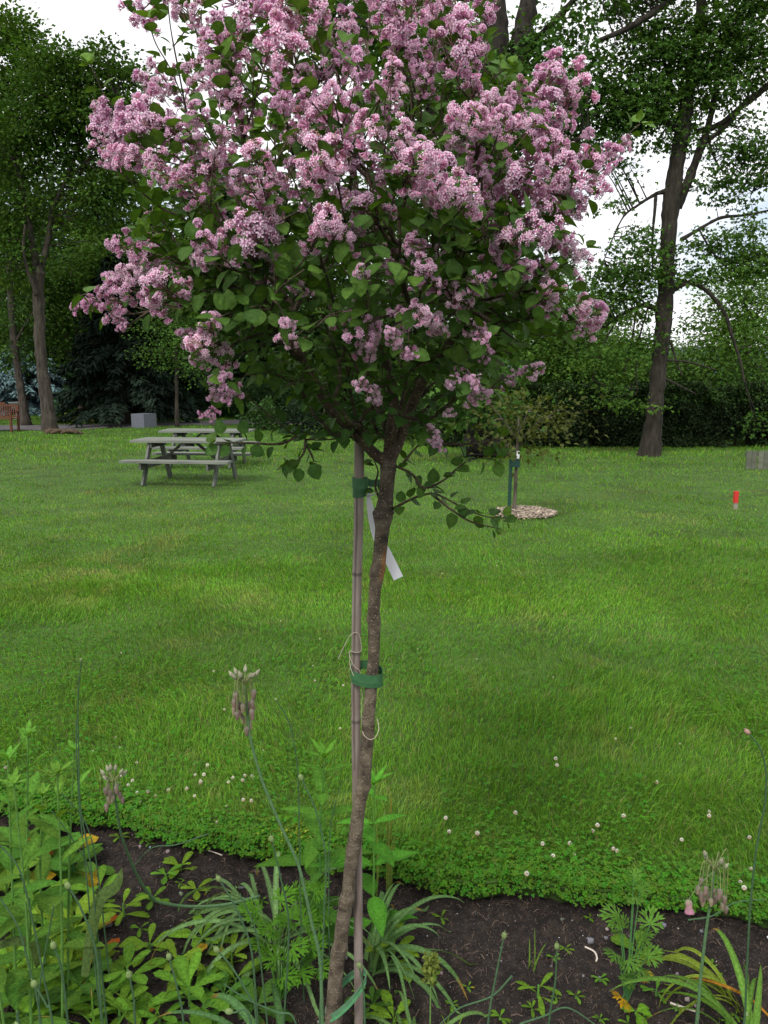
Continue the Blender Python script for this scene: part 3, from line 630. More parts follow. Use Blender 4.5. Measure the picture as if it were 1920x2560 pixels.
# flower panicles ---------------------------------------------------
def floret(open_):
    L = 1.0; V = []; Q = []; C = []
    tub = np.array([.80, .36, .58])
    for z, r, c_ in ((0, .055, tub * .62), (.55, .075, tub * .95), (1, .11, tub * 1.1)):
        for j in range(3): V.append((r * math.cos(j * 2.094), r * math.sin(j * 2.094), z)); C.append(c_)
    for i in range(2):
        for j in range(3): Q.append((i * 3 + j, i * 3 + (j + 1) % 3, (i + 1) * 3 + (j + 1) % 3, (i + 1) * 3 + j))
    T = []
    if open_:
        for k in range(4):
            a = k * math.pi / 2 + .4; ca, sa = math.cos(a), math.sin(a); n = len(V)
            for u, w, z in ((.02, 0, .97), (.24, -.115, 1.08), (.43, 0, .98), (.24, .115, 1.08)):
                V.append((u * ca - w * sa, u * sa + w * ca, z)); C.append((.78, .40, .60) if u < .1 else (.95, .76, .87) if u < .4 else (.97, .85, .94))
            Q.append((n, n + 1, n + 2, n + 3))
    else:
        n = len(V); V.append((0, 0, 1.25)); C.append((.80, .34, .52)); T = [(6, 7, n), (7, 8, n), (8, 6, n)]
    return (np.array(V), np.array(Q), np.array(T, int).reshape(-1, 3), np.array(C))
FO, FB = floret(True), floret(False)
def panicle(seed, el):
    """unit radius; axis +Z, base at z=-el, many small sprays of tubular four-petalled florets"""
    g = np.random.default_rng(seed); mb = MB(); n = 13
    D = norm(g.normal(0, 1, (n, 3))); D[:, 2] *= el; Rr = g.uniform(.40, 1.0, n)[:, None]; K = D * Rr * np.array([1, 1, 1])
    K[:, :2] *= (.95 - .55 * (K[:, 2:3] / el)); P_, D_, S_ = [], [], []
    tube(mb, [(0, 0, -el * 1.0), (0, 0, 0), (0, 0, el * .7)], [.035, .028, .015], 4, (.22, .12, .10))
    for k in K:
        z0 = max(-el * .95, k[2] - .45); tube(mb, [(0, 0, z0), k * .6 + np.array([0, 0, z0 * .2]), k], [.022, .016, .012], 3, (.25, .12, .12), False)
        d0 = norm(k + np.array([0, 0, .35])); m_ = 16
        dd = norm(d0 * 1.0 + g.normal(0, .48, (m_, 3))); P_.append(k + dd * .02); D_.append(dd); S_.append(g.uniform(.28, .42, m_))
    P_, D_, S_ = map(np.concatenate, (P_, D_, S_)); op = g.random(len(P_)) < .78
    for fl, s_ in ((FO, op), (FB, ~op)):
        D = D_[s_]; U = norm(np.cross(D, g.normal(0, 1, D.shape))); Wv = np.cross(D, U); M = np.stack([U, Wv, D], -1)
        scatter(mb, fl, M, P_[s_], np.where(g.random((s_.sum(), 1)) < .03, np.array([[.5, .42, .30]]), (.78 + .34 * g.random((s_.sum(), 1))) * np.ones((1, 3))), S_[s_] * (1 if fl is FO else .8))
    return mb
PB = [panicle(100 + i, e) for i, e in enumerate((1.15, 1.45, 1.7, 1.3, 1.55))]
PM = [p.mesh('flower_cluster') for p in PB]
for me in PM: me.materials.append(M_petal)
def zmat(d):
    d = norm(d); u = norm(np.cross(d, np.array([rnd.gauss(0, 1), rnd.gauss(0, 1), rnd.gauss(0, 1)]))); return np.stack([u, np.cross(d, u), d], 1)
from mathutils import Matrix
flowers.sort(key=lambda f_: (f_[3] == 'b', -f_[2] / f_[0][1] + (5 if (CAMH + (f_[0][2] - CAMH)) > 2.45 else 0)))
rest = MB()
for k, (p, d, r, kd) in enumerate(flowers):
    M = zmat(d); v = k % 5
    if k < 100:
        o = bpy.data.objects.new('flower_cluster', PM[v]); COL.objects.link(o); o.parent = lil; o.matrix_parent_inverse = lil.matrix_basis.inverted()
        X = Matrix([[M[i][j] * r for j in range(3)] + [p[i]] for i in range(3)] + [[0, 0, 0, 1]]); o.matrix_basis = X
    else:
        b = PB[v]; V = np.concatenate(b.V) @ (M * r).T + p; tc_ = rnd.uniform(.9, 1.08)
        rest.add(V, np.concatenate(b.Q), np.concatenate(b.T), np.concatenate(b.C) * np.array([tc_, tc_ * rnd.uniform(.92, 1.06), tc_]))
rest.build('flower_clusters', M_petal, lil, stuff=True, label='the smaller pink flower clusters filling the crown')

# ---------------------------------------------------------------- stake, ties, tag, twine
SKP = [(893, 2700, 12.5), (897, 2560, 12.5), (896, 2400, 12.3), (895, 2224, 12.3), (892, 2000, 12), (890, 1840, 12), (889, 1700, 12), (891, 1560, 12), (893, 1430, 12.2), (896, 1330, 12.2), (898, 1200, 12.5), (898, 1085, 12.5), (898, 1070, 12.3)]
SY = 1.765
st = thing('bamboo_stake', (at(893, 2700, SY)[0], SY, SOIL), 'greyish mauve bamboo cane standing upright beside the lilac trunk', 'stake')
P = np.array([at(a, b, SY) for a, b, r in SKP]); R = np.array([r for *_, r in SKP]) * SY / F; P[0][2] = SOIL - .05
zs = np.linspace(P[0][2], P[-1][2], 260); o_ = np.argsort(P[:, 2]); X = np.interp(zs, P[o_, 2], P[o_, 0]); Rr = np.interp(zs, P[o_, 2], R[o_])
nodes = [at(895, y, SY)[2] for y in (2393, 1797, 1628, 1430)] ; nodes = sorted(nodes + [at(895, 2100, SY)[2]])
Cc = np.ones((260, 3))
for nz_ in nodes:
    d = (zs - nz_) / .004; Rr = Rr * (1 + .11 * np.exp(-d * d)); Cc *= (1 - .6 * np.exp(-((zs - nz_ + .004) / .0025) ** 2))[:, None]
Cc *= (1 - .25 * ss(1.30, 1.55, zs))[:, None]
mb = MB(); n = 16; a = np.linspace(0, 2 * math.pi, n, endpoint=False)
V = np.stack([X[:, None] + Rr[:, None] * np.cos(a), SY + Rr[:, None] * np.sin(a), np.repeat(zs[:, None], n, 1)], -1).reshape(-1, 3)
CV = np.repeat(Cc[:, None], n, 1); crack = np.abs(a - (math.pi * 1.5 - .5)) < .15
CV[130:235, crack] *= .35
j = np.arange(n); jn = (j + 1) % n
mb.add(V, np.concatenate([np.stack([i * n + j, i * n + jn, (i + 1) * n + jn, (i + 1) * n + j], 1) for i in range(259)]), None, CV.reshape(-1, 3)); mb.build('cane', M_bamboo, st, True)

def ribbon(mb, P, H, up=(0, 0, 1), th=.0012, C=(1, 1, 1), closed=False, nseg=None):
    P = np.asarray(P, float); n = len(P); H = np.broadcast_to(np.asarray(H, float), (n,)); up = np.array(up, float)
    T = norm(np.gradient(P, axis=0)); N = norm(np.cross(T, up)); U = np.cross(N, T) * -1; U = np.where((U @ up)[:, None] < 0, -U, U)
    V = np.stack([P - U * H[:, None] / 2 - N * th / 2, P + U * H[:, None] / 2 - N * th / 2, P + U * H[:, None] / 2 + N * th / 2, P - U * H[:, None] / 2 + N * th / 2], 1).reshape(-1, 3)
    Q = [(i * 4 + a, i * 4 + (a + 1) % 4, (i + 1) * 4 + (a + 1) % 4, (i + 1) * 4 + a) for i in range(n - 1) for a in range(4)] + [(3, 2, 1, 0), ((n - 1) * 4, (n - 1) * 4 + 1, (n - 1) * 4 + 2, (n - 1) * 4 + 3)]
    mb.add(V, Q, None, C)
def loop_around(cx, cy, rx, ry, z0, z1, n=40, a0=0, a1=2 * math.pi):
    t = np.linspace(a0, a1, n); return np.stack([cx + rx * np.cos(t), cy + ry * np.sin(t), z0 + (z1 - z0) * (np.cos(t) * .5 + .5)], 1)
# upper tie round the cane
mb = MB(); z = at(898, 1207, SY); ribbon(mb, loop_around(z[0] + .002, SY, .0172, .017, z[2], z[2], 36), .024)
z2 = at(898, 1232, SY); ribbon(mb, loop_around(z2[0] + .001, SY, .0150, .0155, z2[2], z2[2] + .003, 36), .02, C=(.8, .8, .8))
q = at(918, 1205, SY); ribbon(mb, [(q[0] - .004, SY + .004, q[2]), (q[0] + .008, SY + .012, q[2] - .004), (q[0] + .03, SY + .03, q[2] - .006), (at(960, 1210, SY)[0], SY + .028, q[2])], .016)
tag(mb.build('plant_tie', M_tie, smooth=False), 'dark green plastic tape wrapped round the cane near the crown', 'plant tie')
# middle tie holds cane and trunk together
mb = MB(); zc = at(912, 1692, LY); xl = at(881, 1692, SY)[0] ; xr = at(953, 1700, LY)[0]
t = np.linspace(0, 2 * math.pi, 60); cxm = (xl + xr) / 2; rx = (xr - xl) / 2 + .003
P = np.stack([cxm + rx * np.cos(t), LY + .010 + (.026 + .004 * np.cos(t)) * np.sin(t), zc[2] - .004 * np.cos(t) + .010 * np.maximum(0, np.sin(t)) * 1.6], 1); ribbon(mb, P, .021)
P2 = P + np.array([0.001, 0, -.014]); P2[:, 0] = cxm + (P2[:, 0] - cxm) * .985; P2[:, 1] = LY + .01 + (P2[:, 1] - LY - .01) * .96; ribbon(mb, P2[30:60], .012, C=(.85, .85, .85))
tag(mb.build('plant_tie', M_tie), 'green plastic tape looped round both trunk and cane at mid height', 'plant tie')
# bottom tie
mb = MB(); za = at(850, 2545, LY); zb = at(905, 2430, SY); xl = at(812, 2500, LY)[0]; xr = at(916, 2460, SY)[0]; cxm = (xl + xr) / 2; rx = (xr - xl) / 2
P = np.stack([cxm + rx * np.cos(t), LY + .008 + .036 * np.sin(t), za[2] + (zb[2] - za[2]) * (np.cos(t) * .5 + .5) + .016 * np.maximum(0, np.sin(t))], 1)
ribbon(mb, P, .017, C=(2.4, 1.7, 2.2)); ribbon(mb, P * 1.0 + np.array([0, -.0015, -.007]), .006, C=(2.6, 2.6, 2.8))
tag(mb.build('plant_tie', M_tie), 'slanting blue green tape loop round trunk and cane near the soil', 'plant tie')
# white tag
mb = MB(); TG = [(936, 1205), (926, 1222), (922, 1245), (924, 1262), (932, 1300), (944, 1345), (962, 1375), (978, 1408), (996, 1446)]
P = smoothpath([at(a, b, LY + .045) for a, b in TG], 30); w = np.interp(np.linspace(0, 1, 30), [0, .15, .35, .5, 1], [.004, .006, .012, .020, .0235])
T_ = norm(np.gradient(P, axis=0)); Sd = norm(np.cross(T_, [0, -1, .1])); V = np.stack([P - Sd * w[:, None] / 2, P + Sd * w[:, None] / 2, P + Sd * w[:, None] / 2 + np.array([0, .0008, 0]), P - Sd * w[:, None] / 2 + np.array([0, .0008, 0])], 1).reshape(-1, 3)
Q = [(i * 4 + a, i * 4 + (a + 1) % 4, (i + 1) * 4 + (a + 1) % 4, (i + 1) * 4 + a) for i in range(29) for a in range(4)] + [(0, 1, 2, 3), (119, 118, 117, 116)]
mb.add(V, Q, None, (.80, .80, .86)); tube(mb, smoothpath([at(a, b, LY + .043) for a, b in ((936, 1205), (941, 1228), (930, 1238), (916, 1240))], 12), .0016, 4, (.75, .75, .8))
tag(mb.build('plant_tag', M_misc), 'blank white plastic strip tag hanging behind the lilac trunk', 'tag')
# twine
mb = MB(); tw = (.40, .34, .27)
P = [at(905, 1790, SY - .016), at(905, 1815, SY - .016), at(909, 1836, LY - .018), at(925, 1849, LY - .022), at(940, 1841, LY - .02), at(947, 1822, LY - .012), at(943, 1796, LY + .008)]
tube(mb, smoothpath(P, 30), .0009, 5, tw)
P = [at(846, 1647, SY - .01), at(862, 1612, SY - .012), at(876, 1588, SY - .014), at(889, 1581, SY - .016), at(899, 1590, SY - .015), at(903, 1625, SY - .014), at(889, 1631, SY - .0165), at(873, 1628, SY - .014), at(878, 1650, SY - .016), at(888, 1668, SY - .017), at(900, 1680, SY - .017), at(905, 1720, SY - .014), at(904, 1790, SY - .014)]
tube(mb, smoothpath(P, 60), .0008, 5, tw); tube(mb, smoothpath([at(873, 1628, SY - .014), at(876, 1665, SY - .018), at(886, 1690, SY - .03), at(904, 1690, SY - .02)], 20), .0008, 4, tw)
tag(mb.build('twine', M_misc), 'thin beige string knotted round the cane and hanging in a loop on the trunk', 'twine')
# ================================================================ trees of the park
KITE = (np.array([(0, 0, 0), (-.32, .45, .10), (0, 1, -.12), (.32, .45, .10)], float), np.zeros((0, 4), int), np.array([(0, 1, 3), (1, 2, 3)]), np.array([(1, 1, 1), (.95, .95, .95), (1.05, 1.05, 1.05), (.95, .95, .95)], float))
_k = []; 
for a in (-1.0, 0, 1.0):
    R_ = np.array([[math.cos(a), -math.sin(a), 0], [math.sin(a), math.cos(a), 0], [0, 0, 1]]); _k.append(KITE[0] * (.75 if a else 1) @ R_.T)
SPRAY = (np.concatenate(_k), np.zeros((0, 4), int), np.concatenate([KITE[2] + 4 * i for i in range(3)]), np.tile(KITE[3], (3, 1)))
FEATH = []                                     # pinnate leaf: leaflets either side of a stalk
_v = []; _t = []
for i in range(5):
    for sg in (-1, 1):
        a = sg * 1.1; R_ = np.array([[math.cos(a), -math.sin(a), 0], [math.sin(a), math.cos(a), 0], [0, 0, 1]]); _v.append(KITE[0] * np.array([.42, .42, .42]) @ R_.T + np.array([0, .12 + .18 * i, -.02 * i * i])); 
FEATH = (np.concatenate(_v), np.zeros((0, 4), int), np.concatenate([KITE[2] + 4 * i for i in range(10)]), np.tile(KITE[3], (10, 1)))
def tree(name, label, cat, Y, trunk, limbs, blobs, ls, col, group=None, proto=None, lpc=46, droop=0., mat=None, dens=1.0, rootflare=1.35, barkg=1.0, tw=1.0, depth=1.0, spread=1.0, flat=.42, rs=1.0):
    """trunk / limbs: pixel paths with pixel radii and a depth offset; blobs: (px, py, rx, ry, coverage[, dy])"""
    mat = mat or M_leaf; g = np.random.default_rng(abs(hash_s(label)) % 9999)
    b0 = trunk[0]; root = thing(name, (at(b0[0], b0[1], Y)[0], Y, float(gz(at(b0[0], b0[1], Y)[0], Y))), label, cat, group)
    mb = MB(); sk = []
    def tb(lst, base=False, n=10):
        P = smoothpath([at(q[0], q[1], Y + (q[3] if len(q) > 3 else 0)) for q in lst], max(8, 6 * len(lst))); 
        R = np.interp(np.linspace(0, len(lst) - 1, len(P)), range(len(lst)), [q[2] * rs * Y / F for q in lst])
        if base: P[0][2] = root.location[2] - .1; h = P[:, 2] - P[0][2]; R = R * (1 + (rootflare - 1) * np.exp(-h / .45))
        P = P + g.normal(0, 1, P.shape) * R[:, None] * .05
        R = R * (1 + .06 * g.normal(0, 1, len(R)))
        tube(mb, P, R, n, barkg); sk.extend([(p, r) for p, r in zip(P, R)])
    barkg = np.array([1., 1, 1]) * barkg
    tb(trunk, True, 14)
    for l in limbs: tb(l, n=7)
    SP = np.array([p for p, _ in sk])
    lp_, ld_, lc_, lz_ = [], [], [], []
    for bl in blobs:
        bx, by, rx, ry, cov = bl[:5]; dy = bl[5] if len(bl) > 5 else 0
        c = at(bx, by, Y + dy); s_ = (Y + dy) / F; r3 = np.array([rx * s_, max(rx, ry) * .8 * s_ * depth, ry * s_])
        # clusters needed to cover the outline
        area = math.pi * rx * ry * s_ * s_; nc = max(3, int(area * cov * dens * 2.6 / (lpc * ls * ls * .32)))
        u = norm(g.normal(0, 1, (nc, 3))); rr = g.random(nc) ** (.38); K = c + u * rr[:, None] * r3
        K = K + g.normal(0, .1, K.shape) * r3 * .6
        cs = ls * 3.2 * spread
        for kc in K:
            i = int(np.argmin(np.linalg.norm(SP - kc, axis=1) + .6 * np.maximum(0, SP[:, 2] - kc[2]))); d = np.linalg.norm(SP[i] - kc)
            if d < 5 and g.random() < tw * .35:
                mid = (SP[i] + kc) / 2 + np.array([0, 0, .12 * d * (1 - 2 * droop)]) + g.normal(0, .05 * d, 3); tube(mb, smoothpath([SP[i], mid, kc], 7), np.linspace(.012 + .006 * d, .005, 7), 4, barkg * .8, False)
            od = norm(kc - c + np.array([0, 0, .3 * ry * s_])); n_ = int(lpc * g.uniform(.5, 1.5))
            off = g.normal(0, 1, (n_, 3)) * np.array([cs, cs, cs * flat]); off[:, 2] -= droop * cs * (np.abs(off[:, 0]) / cs)
            lp_.append(kc + off); ld_.append(norm(od * .6 + off / cs * .5 + g.normal(0, .5, (n_, 3)) - np.array([0, 0, .25 + droop])))
            cv = g.uniform(.72, 1.28); y = g.random() ** 3
            cc_ = np.array(col) * cv * (1 - .0 * y) + np.array([.03, .035, .0]) * y
            lc_.append(cc_ * (.75 + .5 * g.random((n_, 1)))); lz_.append(ls * g.uniform(.65, 1.3, n_))
    mb.build('trunk', M_bark, root, True)
    P_, D_, C_, S_ = map(np.concatenate, (lp_, ld_, lc_, lz_)); m2 = MB(); Nn = norm(g.normal(0, .55, P_.shape) + np.array([0, 0, 1]))
    scatter(m2, proto or KITE, frames(D_, Nn), P_, C_, S_ * (1.0 if proto is None or proto is SPRAY else 1.45)); m2.build('crown', mat, root)
    return root
def hash_s(s): 
    h = 7
    for ch in s: h = (h * 31 + ord(ch)) & 0xffffff
    return h
G1 = (.043, .095, .017); G2 = (.045, .10, .028); G3 = (.085, .17, .035); G4 = (.035, .075, .028)
# left: two stemmed maple whose bare trunk stands at the lawn's edge
tree('maple_tree', 'leaning grey barked maple forking into two stems at the left edge of the lawn', 'tree', 26,
     [(125, 1082, 23), (116, 1000, 20), (103, 900, 17), (98, 800, 17), (96, 700, 18), (98, 670, 15)],
     [[(94, 690, 12), (72, 560, 9), (50, 450, 8), (25, 380, 6), (0, 350, 5)], [(52, 455, 6), (45, 400, 6), (40, 330, 4, .5)], [(100, 680, 11), (122, 590, 9), (132, 520, 7), (165, 450, 6), (195, 370, 5), (210, 300, 4)], [(92, 740, 7, -.3), (60, 640, 5, -.5), (62, 560, 3, -.5)], [(132, 530, 4), (122, 470, 4), (105, 420, 3)], [(165, 450, 3), (230, 380, 3, -.5), (290, 250, 2, -.5)]],
     [(130, 190, 75, 60, 1.0), (205, 175, 70, 55, 1.1), (270, 145, 40, 50, .8), (300, 200, 45, 50, .9), (318, 190, 35, 30, .6), (225, 270, 110, 75, 1.2), (110, 290, 100, 80, 1.2), (40, 380, 90, 80, 1.0), (290, 290, 50, 50, .9), (170, 390, 70, 60, .6), (260, 380, 70, 60, .9), (240, 470, 80, 60, .9), (50, 520, 80, 60, .9), (120, 500, 40, 60, .45), (290, 460, 50, 70, .8), (20, 640, 70, 80, 1.1), (230, 580, 60, 50, .6), (300, 560, 60, 50, .7)], .15, G1, dens=1.7, barkg=.62, spread=.72, rs=.76)
tree('maple_tree', 'tall lighter green maple at the top left corner of the picture', 'tree', 31,
     [(-60, 1068, 17), (-58, 800, 15), (-40, 500, 12), (-20, 300, 9)], [[(-50, 600, 8), (0, 420, 6), (30, 250, 5)], [(-40, 520, 7), (20, 300, 5), (50, 120, 3)]],
     [(40, 90, 50, 50, 1.1), (10, 60, 60, 40, 1), (60, 170, 50, 60, 1.1), (-20, 170, 80, 90, 1), (30, 260, 80, 60, 1), (-30, 380, 80, 100, 1), (-60, 560, 90, 100, .9), (75, 130, 30, 35, .6)], .17, (.06, .128, .02), dens=1.6, spread=.72)
# low hanging fresh green maple limbs around the grey trunk
tree('maple_tree', 'fresh green maple with low spreading leaves behind the grey leaning trunk', 'tree', 31,
     [(205, 1060, 8), (200, 950, 8), (190, 800, 7), (175, 680, 5)], [[(195, 880, 4), (120, 780, 3), (60, 740, 2)], [(190, 800, 4), (240, 740, 3), (280, 700, 2)]],
     [(165, 700, 75, 55, 1.1), (100, 720, 70, 60, .9), (200, 800, 60, 60, .9), (60, 800, 90, 60, .9), (150, 860, 80, 50, .8), (30, 880, 70, 40, .8), (270, 690, 80, 60, 1), (330, 720, 90, 70, 1), (260, 620, 80, 50, .8), (380, 650, 80, 60, .9), (420, 780, 90, 70, 1)], .14, (.058, .125, .022), dens=1.5)
tree('slender_tree', 'dark slender trunk with sparse leaves beside the path, left of the grey trunk', 'tree', 29,
     [(64, 1062, 12), (56, 1000, 10), (46, 930, 9), (36, 860, 9), (28, 760, 8), (20, 600, 6)], [[(36, 860, 4), (70, 800, 3), (100, 760, 2)]],
     [(10, 760, 60, 70, .8), (80, 790, 60, 40, .5), (20, 860, 60, 40, .5), (60, 640, 60, 60, .5)], .14, G2, barkg=.6)
# dark spruce
def conifer(label, Y, px, pb, pt, halfw, col, group=None, trunkr=9, skirt=.18, mat=M_dleaf):
    g = np.random.default_rng(hash_s(label)); b = at(px, pb, Y); t = at(px, pt, Y); zg = float(gz(b[0], Y)); r = thing('spruce_tree', (b[0], Y, zg), label, 'spruce', group)
    mb = MB(); H = t[2] - zg; tube(mb, [(b[0], Y, zg - .1), (b[0] + .05, Y, zg + H * .4), (b[0], Y, t[2])], [trunkr * Y / F * 1.2, trunkr * Y / F * .8, .02], 10)
    W = halfw * Y / F; lp_, ld_, lc_ = [], [], []
    nb = int(H * 34)
    for k in range(nb):
        f_ = skirt + (1 - skirt) * (k + g.random()) / nb; z = zg + H * f_; L = W * (1 - (f_ - skirt) / (1 - skirt)) ** .8 * g.uniform(.7, 1.08) + .12; a = g.random() * 6.283
        d = np.array([math.cos(a), math.sin(a), 0]); tip = np.array([b[0], Y, z]) + d * L + np.array([0, 0, -.30 * L + .1]); st_ = np.array([b[0], Y, z]); mid = (st_ + tip) / 2 + np.array([0, 0, .04 * L])
        pp = smoothpath([st_, mid, tip], 8); tube(mb, pp, np.linspace(.03, .006, 8), 3, (.7, .7, .7), False)
        n_ = int(26 + 60 * L); q = g.random(n_) ** .6; base = st_ * (1 - q[:, None]) + tip * q[:, None] + np.array([0, 0, .04 * L]) * (np.sin(q * 3.14))[:, None]
        sd_ = np.cross(d, [0, 0, 1]) * g.choice([-1, 1], n_)[:, None]; lp_.append(base + g.normal(0, .05, base.shape)); ld_.append(norm(sd_ * .8 + d * .7 + g.normal(0, .25, (n_, 3)) - np.array([0, 0, .45])))
        lc_.append(np.array(col) * g.uniform(.6, 1.4) * (.75 + .5 * g.random((n_, 1))))
    mb.build('trunk', M_bark, r, True); P_, D_, C_ = map(np.concatenate, (lp_, ld_, lc_)); m2 = MB()
    scatter(m2, KITE, frames(D_), P_, C_, np.stack([.16 + 0 * P_[:, 0], .24 + .16 * g.random(len(P_)), .2 + 0 * P_[:, 0]], 1)); m2.build('crown', mat, r)
conifer('very dark spruce with a bare lower trunk behind the stone block', 30, 312, 1048, 640, 175, (.018, .030, .02), skirt=.12, trunkr=11)
conifer('dark conifer rising behind the left side of the lilac', 36, 400, 1035, 520, 190, (.022, .042, .024), skirt=.05)
conifer('tall dark spruce hidden mostly behind the lilac crown', 40, 560, 1030, 400, 200, (.022, .045, .022), skirt=.02)
conifer('pale blue grey spruce with low boughs behind the slender trunk', 37, 70, 1028, 850, 175, (.12, .19, .20), skirt=.04, trunkr=6)
tree('young_tree', 'thin dark young tree with light leaves right of the stone block', 'tree', 28, [(443, 1064, 5), (442, 1000, 4.5), (441, 900, 4), (440, 820, 3)], [[(441, 920, 2), (480, 880, 1.5)], [(441, 900, 2), (400, 870, 1.5)]],
     [(430, 830, 70, 40, .8), (480, 880, 60, 40, .7), (410, 890, 50, 30, .6), (520, 920, 50, 35, .6), (440, 760, 60, 40, .8)], .11, (.075, .16, .035), barkg=.4)
# the dark wood behind, tree by tree
W_ = [(-60, 760, 180, 300, 42, 'broad dark tree far left behind the blue spruce'), (120, 720, 190, 300, 44, 'dark leafy tree behind the grey leaning trunk'), (300, 720, 180, 280, 43, 'shadowy leafy tree between the grey trunk and the lilac'), (520, 800, 160, 220, 42, 'dark leafy tree seen just below the left flowers of the lilac'),
      (700, 760, 170, 260, 41, 'dark tree directly behind the lilac fork'), (900, 780, 160, 240, 40, 'dark tree right behind the lilac trunk top'), (1060, 800, 150, 220, 38, 'leafy tree seen between the lilac and the sapling')]
for i, (bx, by, rx, ry, Y, lab) in enumerate(W_):
    tree('dense_tree', lab, 'tree', Y, [(bx, 1035, 8), (bx + 8, by, 6)], [], [(bx, by, rx, ry, 1.2), (bx - 60, by + 190, rx * .7, 120, 1.1), (bx + 60, by + 190, rx * .7, 120, 1.1)], .27, (G2, G4, G4, G2, G4, G2, G2)[i], group='trees of the dark wood at the back', lpc=60, dens=1.7, tw=.1, spread=1.3)
# undergrowth behind the path, bush by bush
U_ = [(60, 1015, 60, 32, 38, G4, 'dark low bush under the blue spruce'), (200, 1010, 70, 36, 36, (.05, .12, .025), 'mid green shrub behind the variegated hosta bed'), (160, 1040, 40, 26, 31, (.05, .12, .025), 'rounded green bush right beside the grey leaning trunk'), (395, 1005, 60, 30, 37, (.085, .17, .05), 'pale green shrub behind the orange flowers'), (470, 1012, 70, 26, 36, (.06, .13, .045), 'grey green low shrub over the hosta row'),
      (570, 1000, 80, 44, 35, G2, 'leafy shrub at the right end of the hosta row'), (680, 1000, 90, 60, 34, G4, 'dark shrub behind the picnic tables end'), (760, 1055, 70, 55, 27, (.03, .055, .03), 'dark purple green shrub left of the cane'), (660, 1050, 60, 50, 28, (.055, .115, .035), 'light leaved shrub behind the lower left lilac branch'), (900, 1040, 100, 62, 27, G4, 'dark shrub behind the cane top'), (1050, 1050, 90, 60, 26, G2, 'shrub behind the drooping lilac shoot')]
for bx, by, rx, ry, Y, c_, lab in U_:
    g = np.random.default_rng(hash_s(lab)); p = at(bx, by, Y); zg = float(gz(p[0], Y)); r = thing('shrub', (p[0], Y, zg), lab, 'shrub', 'shrubs along the back of the lawn')
    top = at(bx, by - ry, Y)[2]; Hh = top - zg; wx = rx * Y / F; n_ = int(2600 * max(.6, wx * Hh / 1.6)); u = norm(g.normal(0, 1, (n_, 3))); u[:, 2] = np.abs(u[:, 2]); q = g.random((n_, 1)) ** .3
    P_ = np.array([p[0], Y, zg]) + u * q * np.array([wx, wx * .7, Hh]) * (1 + .18 * np.sin(u[:, :1] * 9 + u[:, 2:] * 7 + bx)); m2 = MB()
    cl = .7 + .6 * vn(P_[:, 0] * 3, P_[:, 2] * 3 + P_[:, 1], bx % 7)[:, None]
    scatter(m2, KITE, frames(norm(u + g.normal(0, .6, u.shape))), P_, np.array(c_) * cl * (.7 + .6 * g.random((n_, 1))), .09 + .07 * g.random(n_)); m2.build('foliage', M_leaf, r)
    m3 = MB()
    for k in range(5): tube(m3, [(p[0], Y, zg - .05), tuple(np.array([p[0], Y, zg + Hh * .7]) + np.array([g.normal(0, wx * .4), g.normal(0, wx * .3), 0]))], [.03, .01], 4, (.6, .6, .6))
    m3.build('stem', M_bark, r)
# big tree behind the lilac, right of centre
tree('large_tree', 'thick trunked tree behind the lilac with twin dark stems at the top', 'tree', 20,
     [(1215, 1142, 50), (1213, 1060, 46), (1215, 900, 44), (1222, 700, 42), (1232, 500, 40), (1238, 300, 34), (1240, 120, 30), (1236, 0, 26), (1232, -160, 18)],
     [[(1235, 420, 30), (1275, 250, 27), (1305, 100, 26), (1320, 0, 22), (1340, -150, 14)], [(1300, 130, 10), (1380, 60, 8), (1450, -20, 6)], [(1235, 480, 10, -1), (1100, 300, 8, -1.5), (950, 100, 6, -2), (820, -20, 4, -2)], [(1235, 520, 8), (1380, 400, 6, -1), (1470, 330, 4, -1.5)]],
     [(820, 20, 100, 60, .9, -1), (930, 80, 120, 90, 1.0, -1), (1060, 120, 120, 110, 1.1, 1), (1200, 250, 130, 90, 1.2, 1), (1330, 260, 110, 80, 1.2, -1), (1180, 60, 70, 60, .5), (1280, 180, 80, 70, .8), (1400, 180, 80, 80, 1.0), (1370, 90, 60, 40, .6), (1450, 250, 80, 60, 1.0), (1450, 340, 70, 45, .9), (1380, 370, 70, 50, .9), (1400, 60, 50, 60, .6), (1490, 20, 60, 50, .6), (1100, 350, 150, 90, 1), (1000, 480, 150, 90, .7, 1), (1230, 440, 80, 60, .7), (1380, 470, 50, 40, .4), (530, 110, 30, 50, .35, -1), (660, 20, 60, 30, .4, -1), (740, 60, 70, 60, .7, -1), (1360, 560, 30, 25, .3), (1290, 560, 60, 50, .5), (1150, 900, 120, 90, .8, -2), (1230, 1000, 90, 60, .7, -1.6), (1100, 1010, 90, 60, .7, -1.6)], .12, (.06, .135, .03), proto=SPRAY, lpc=36, droop=.15, barkg=.3, dens=.85)
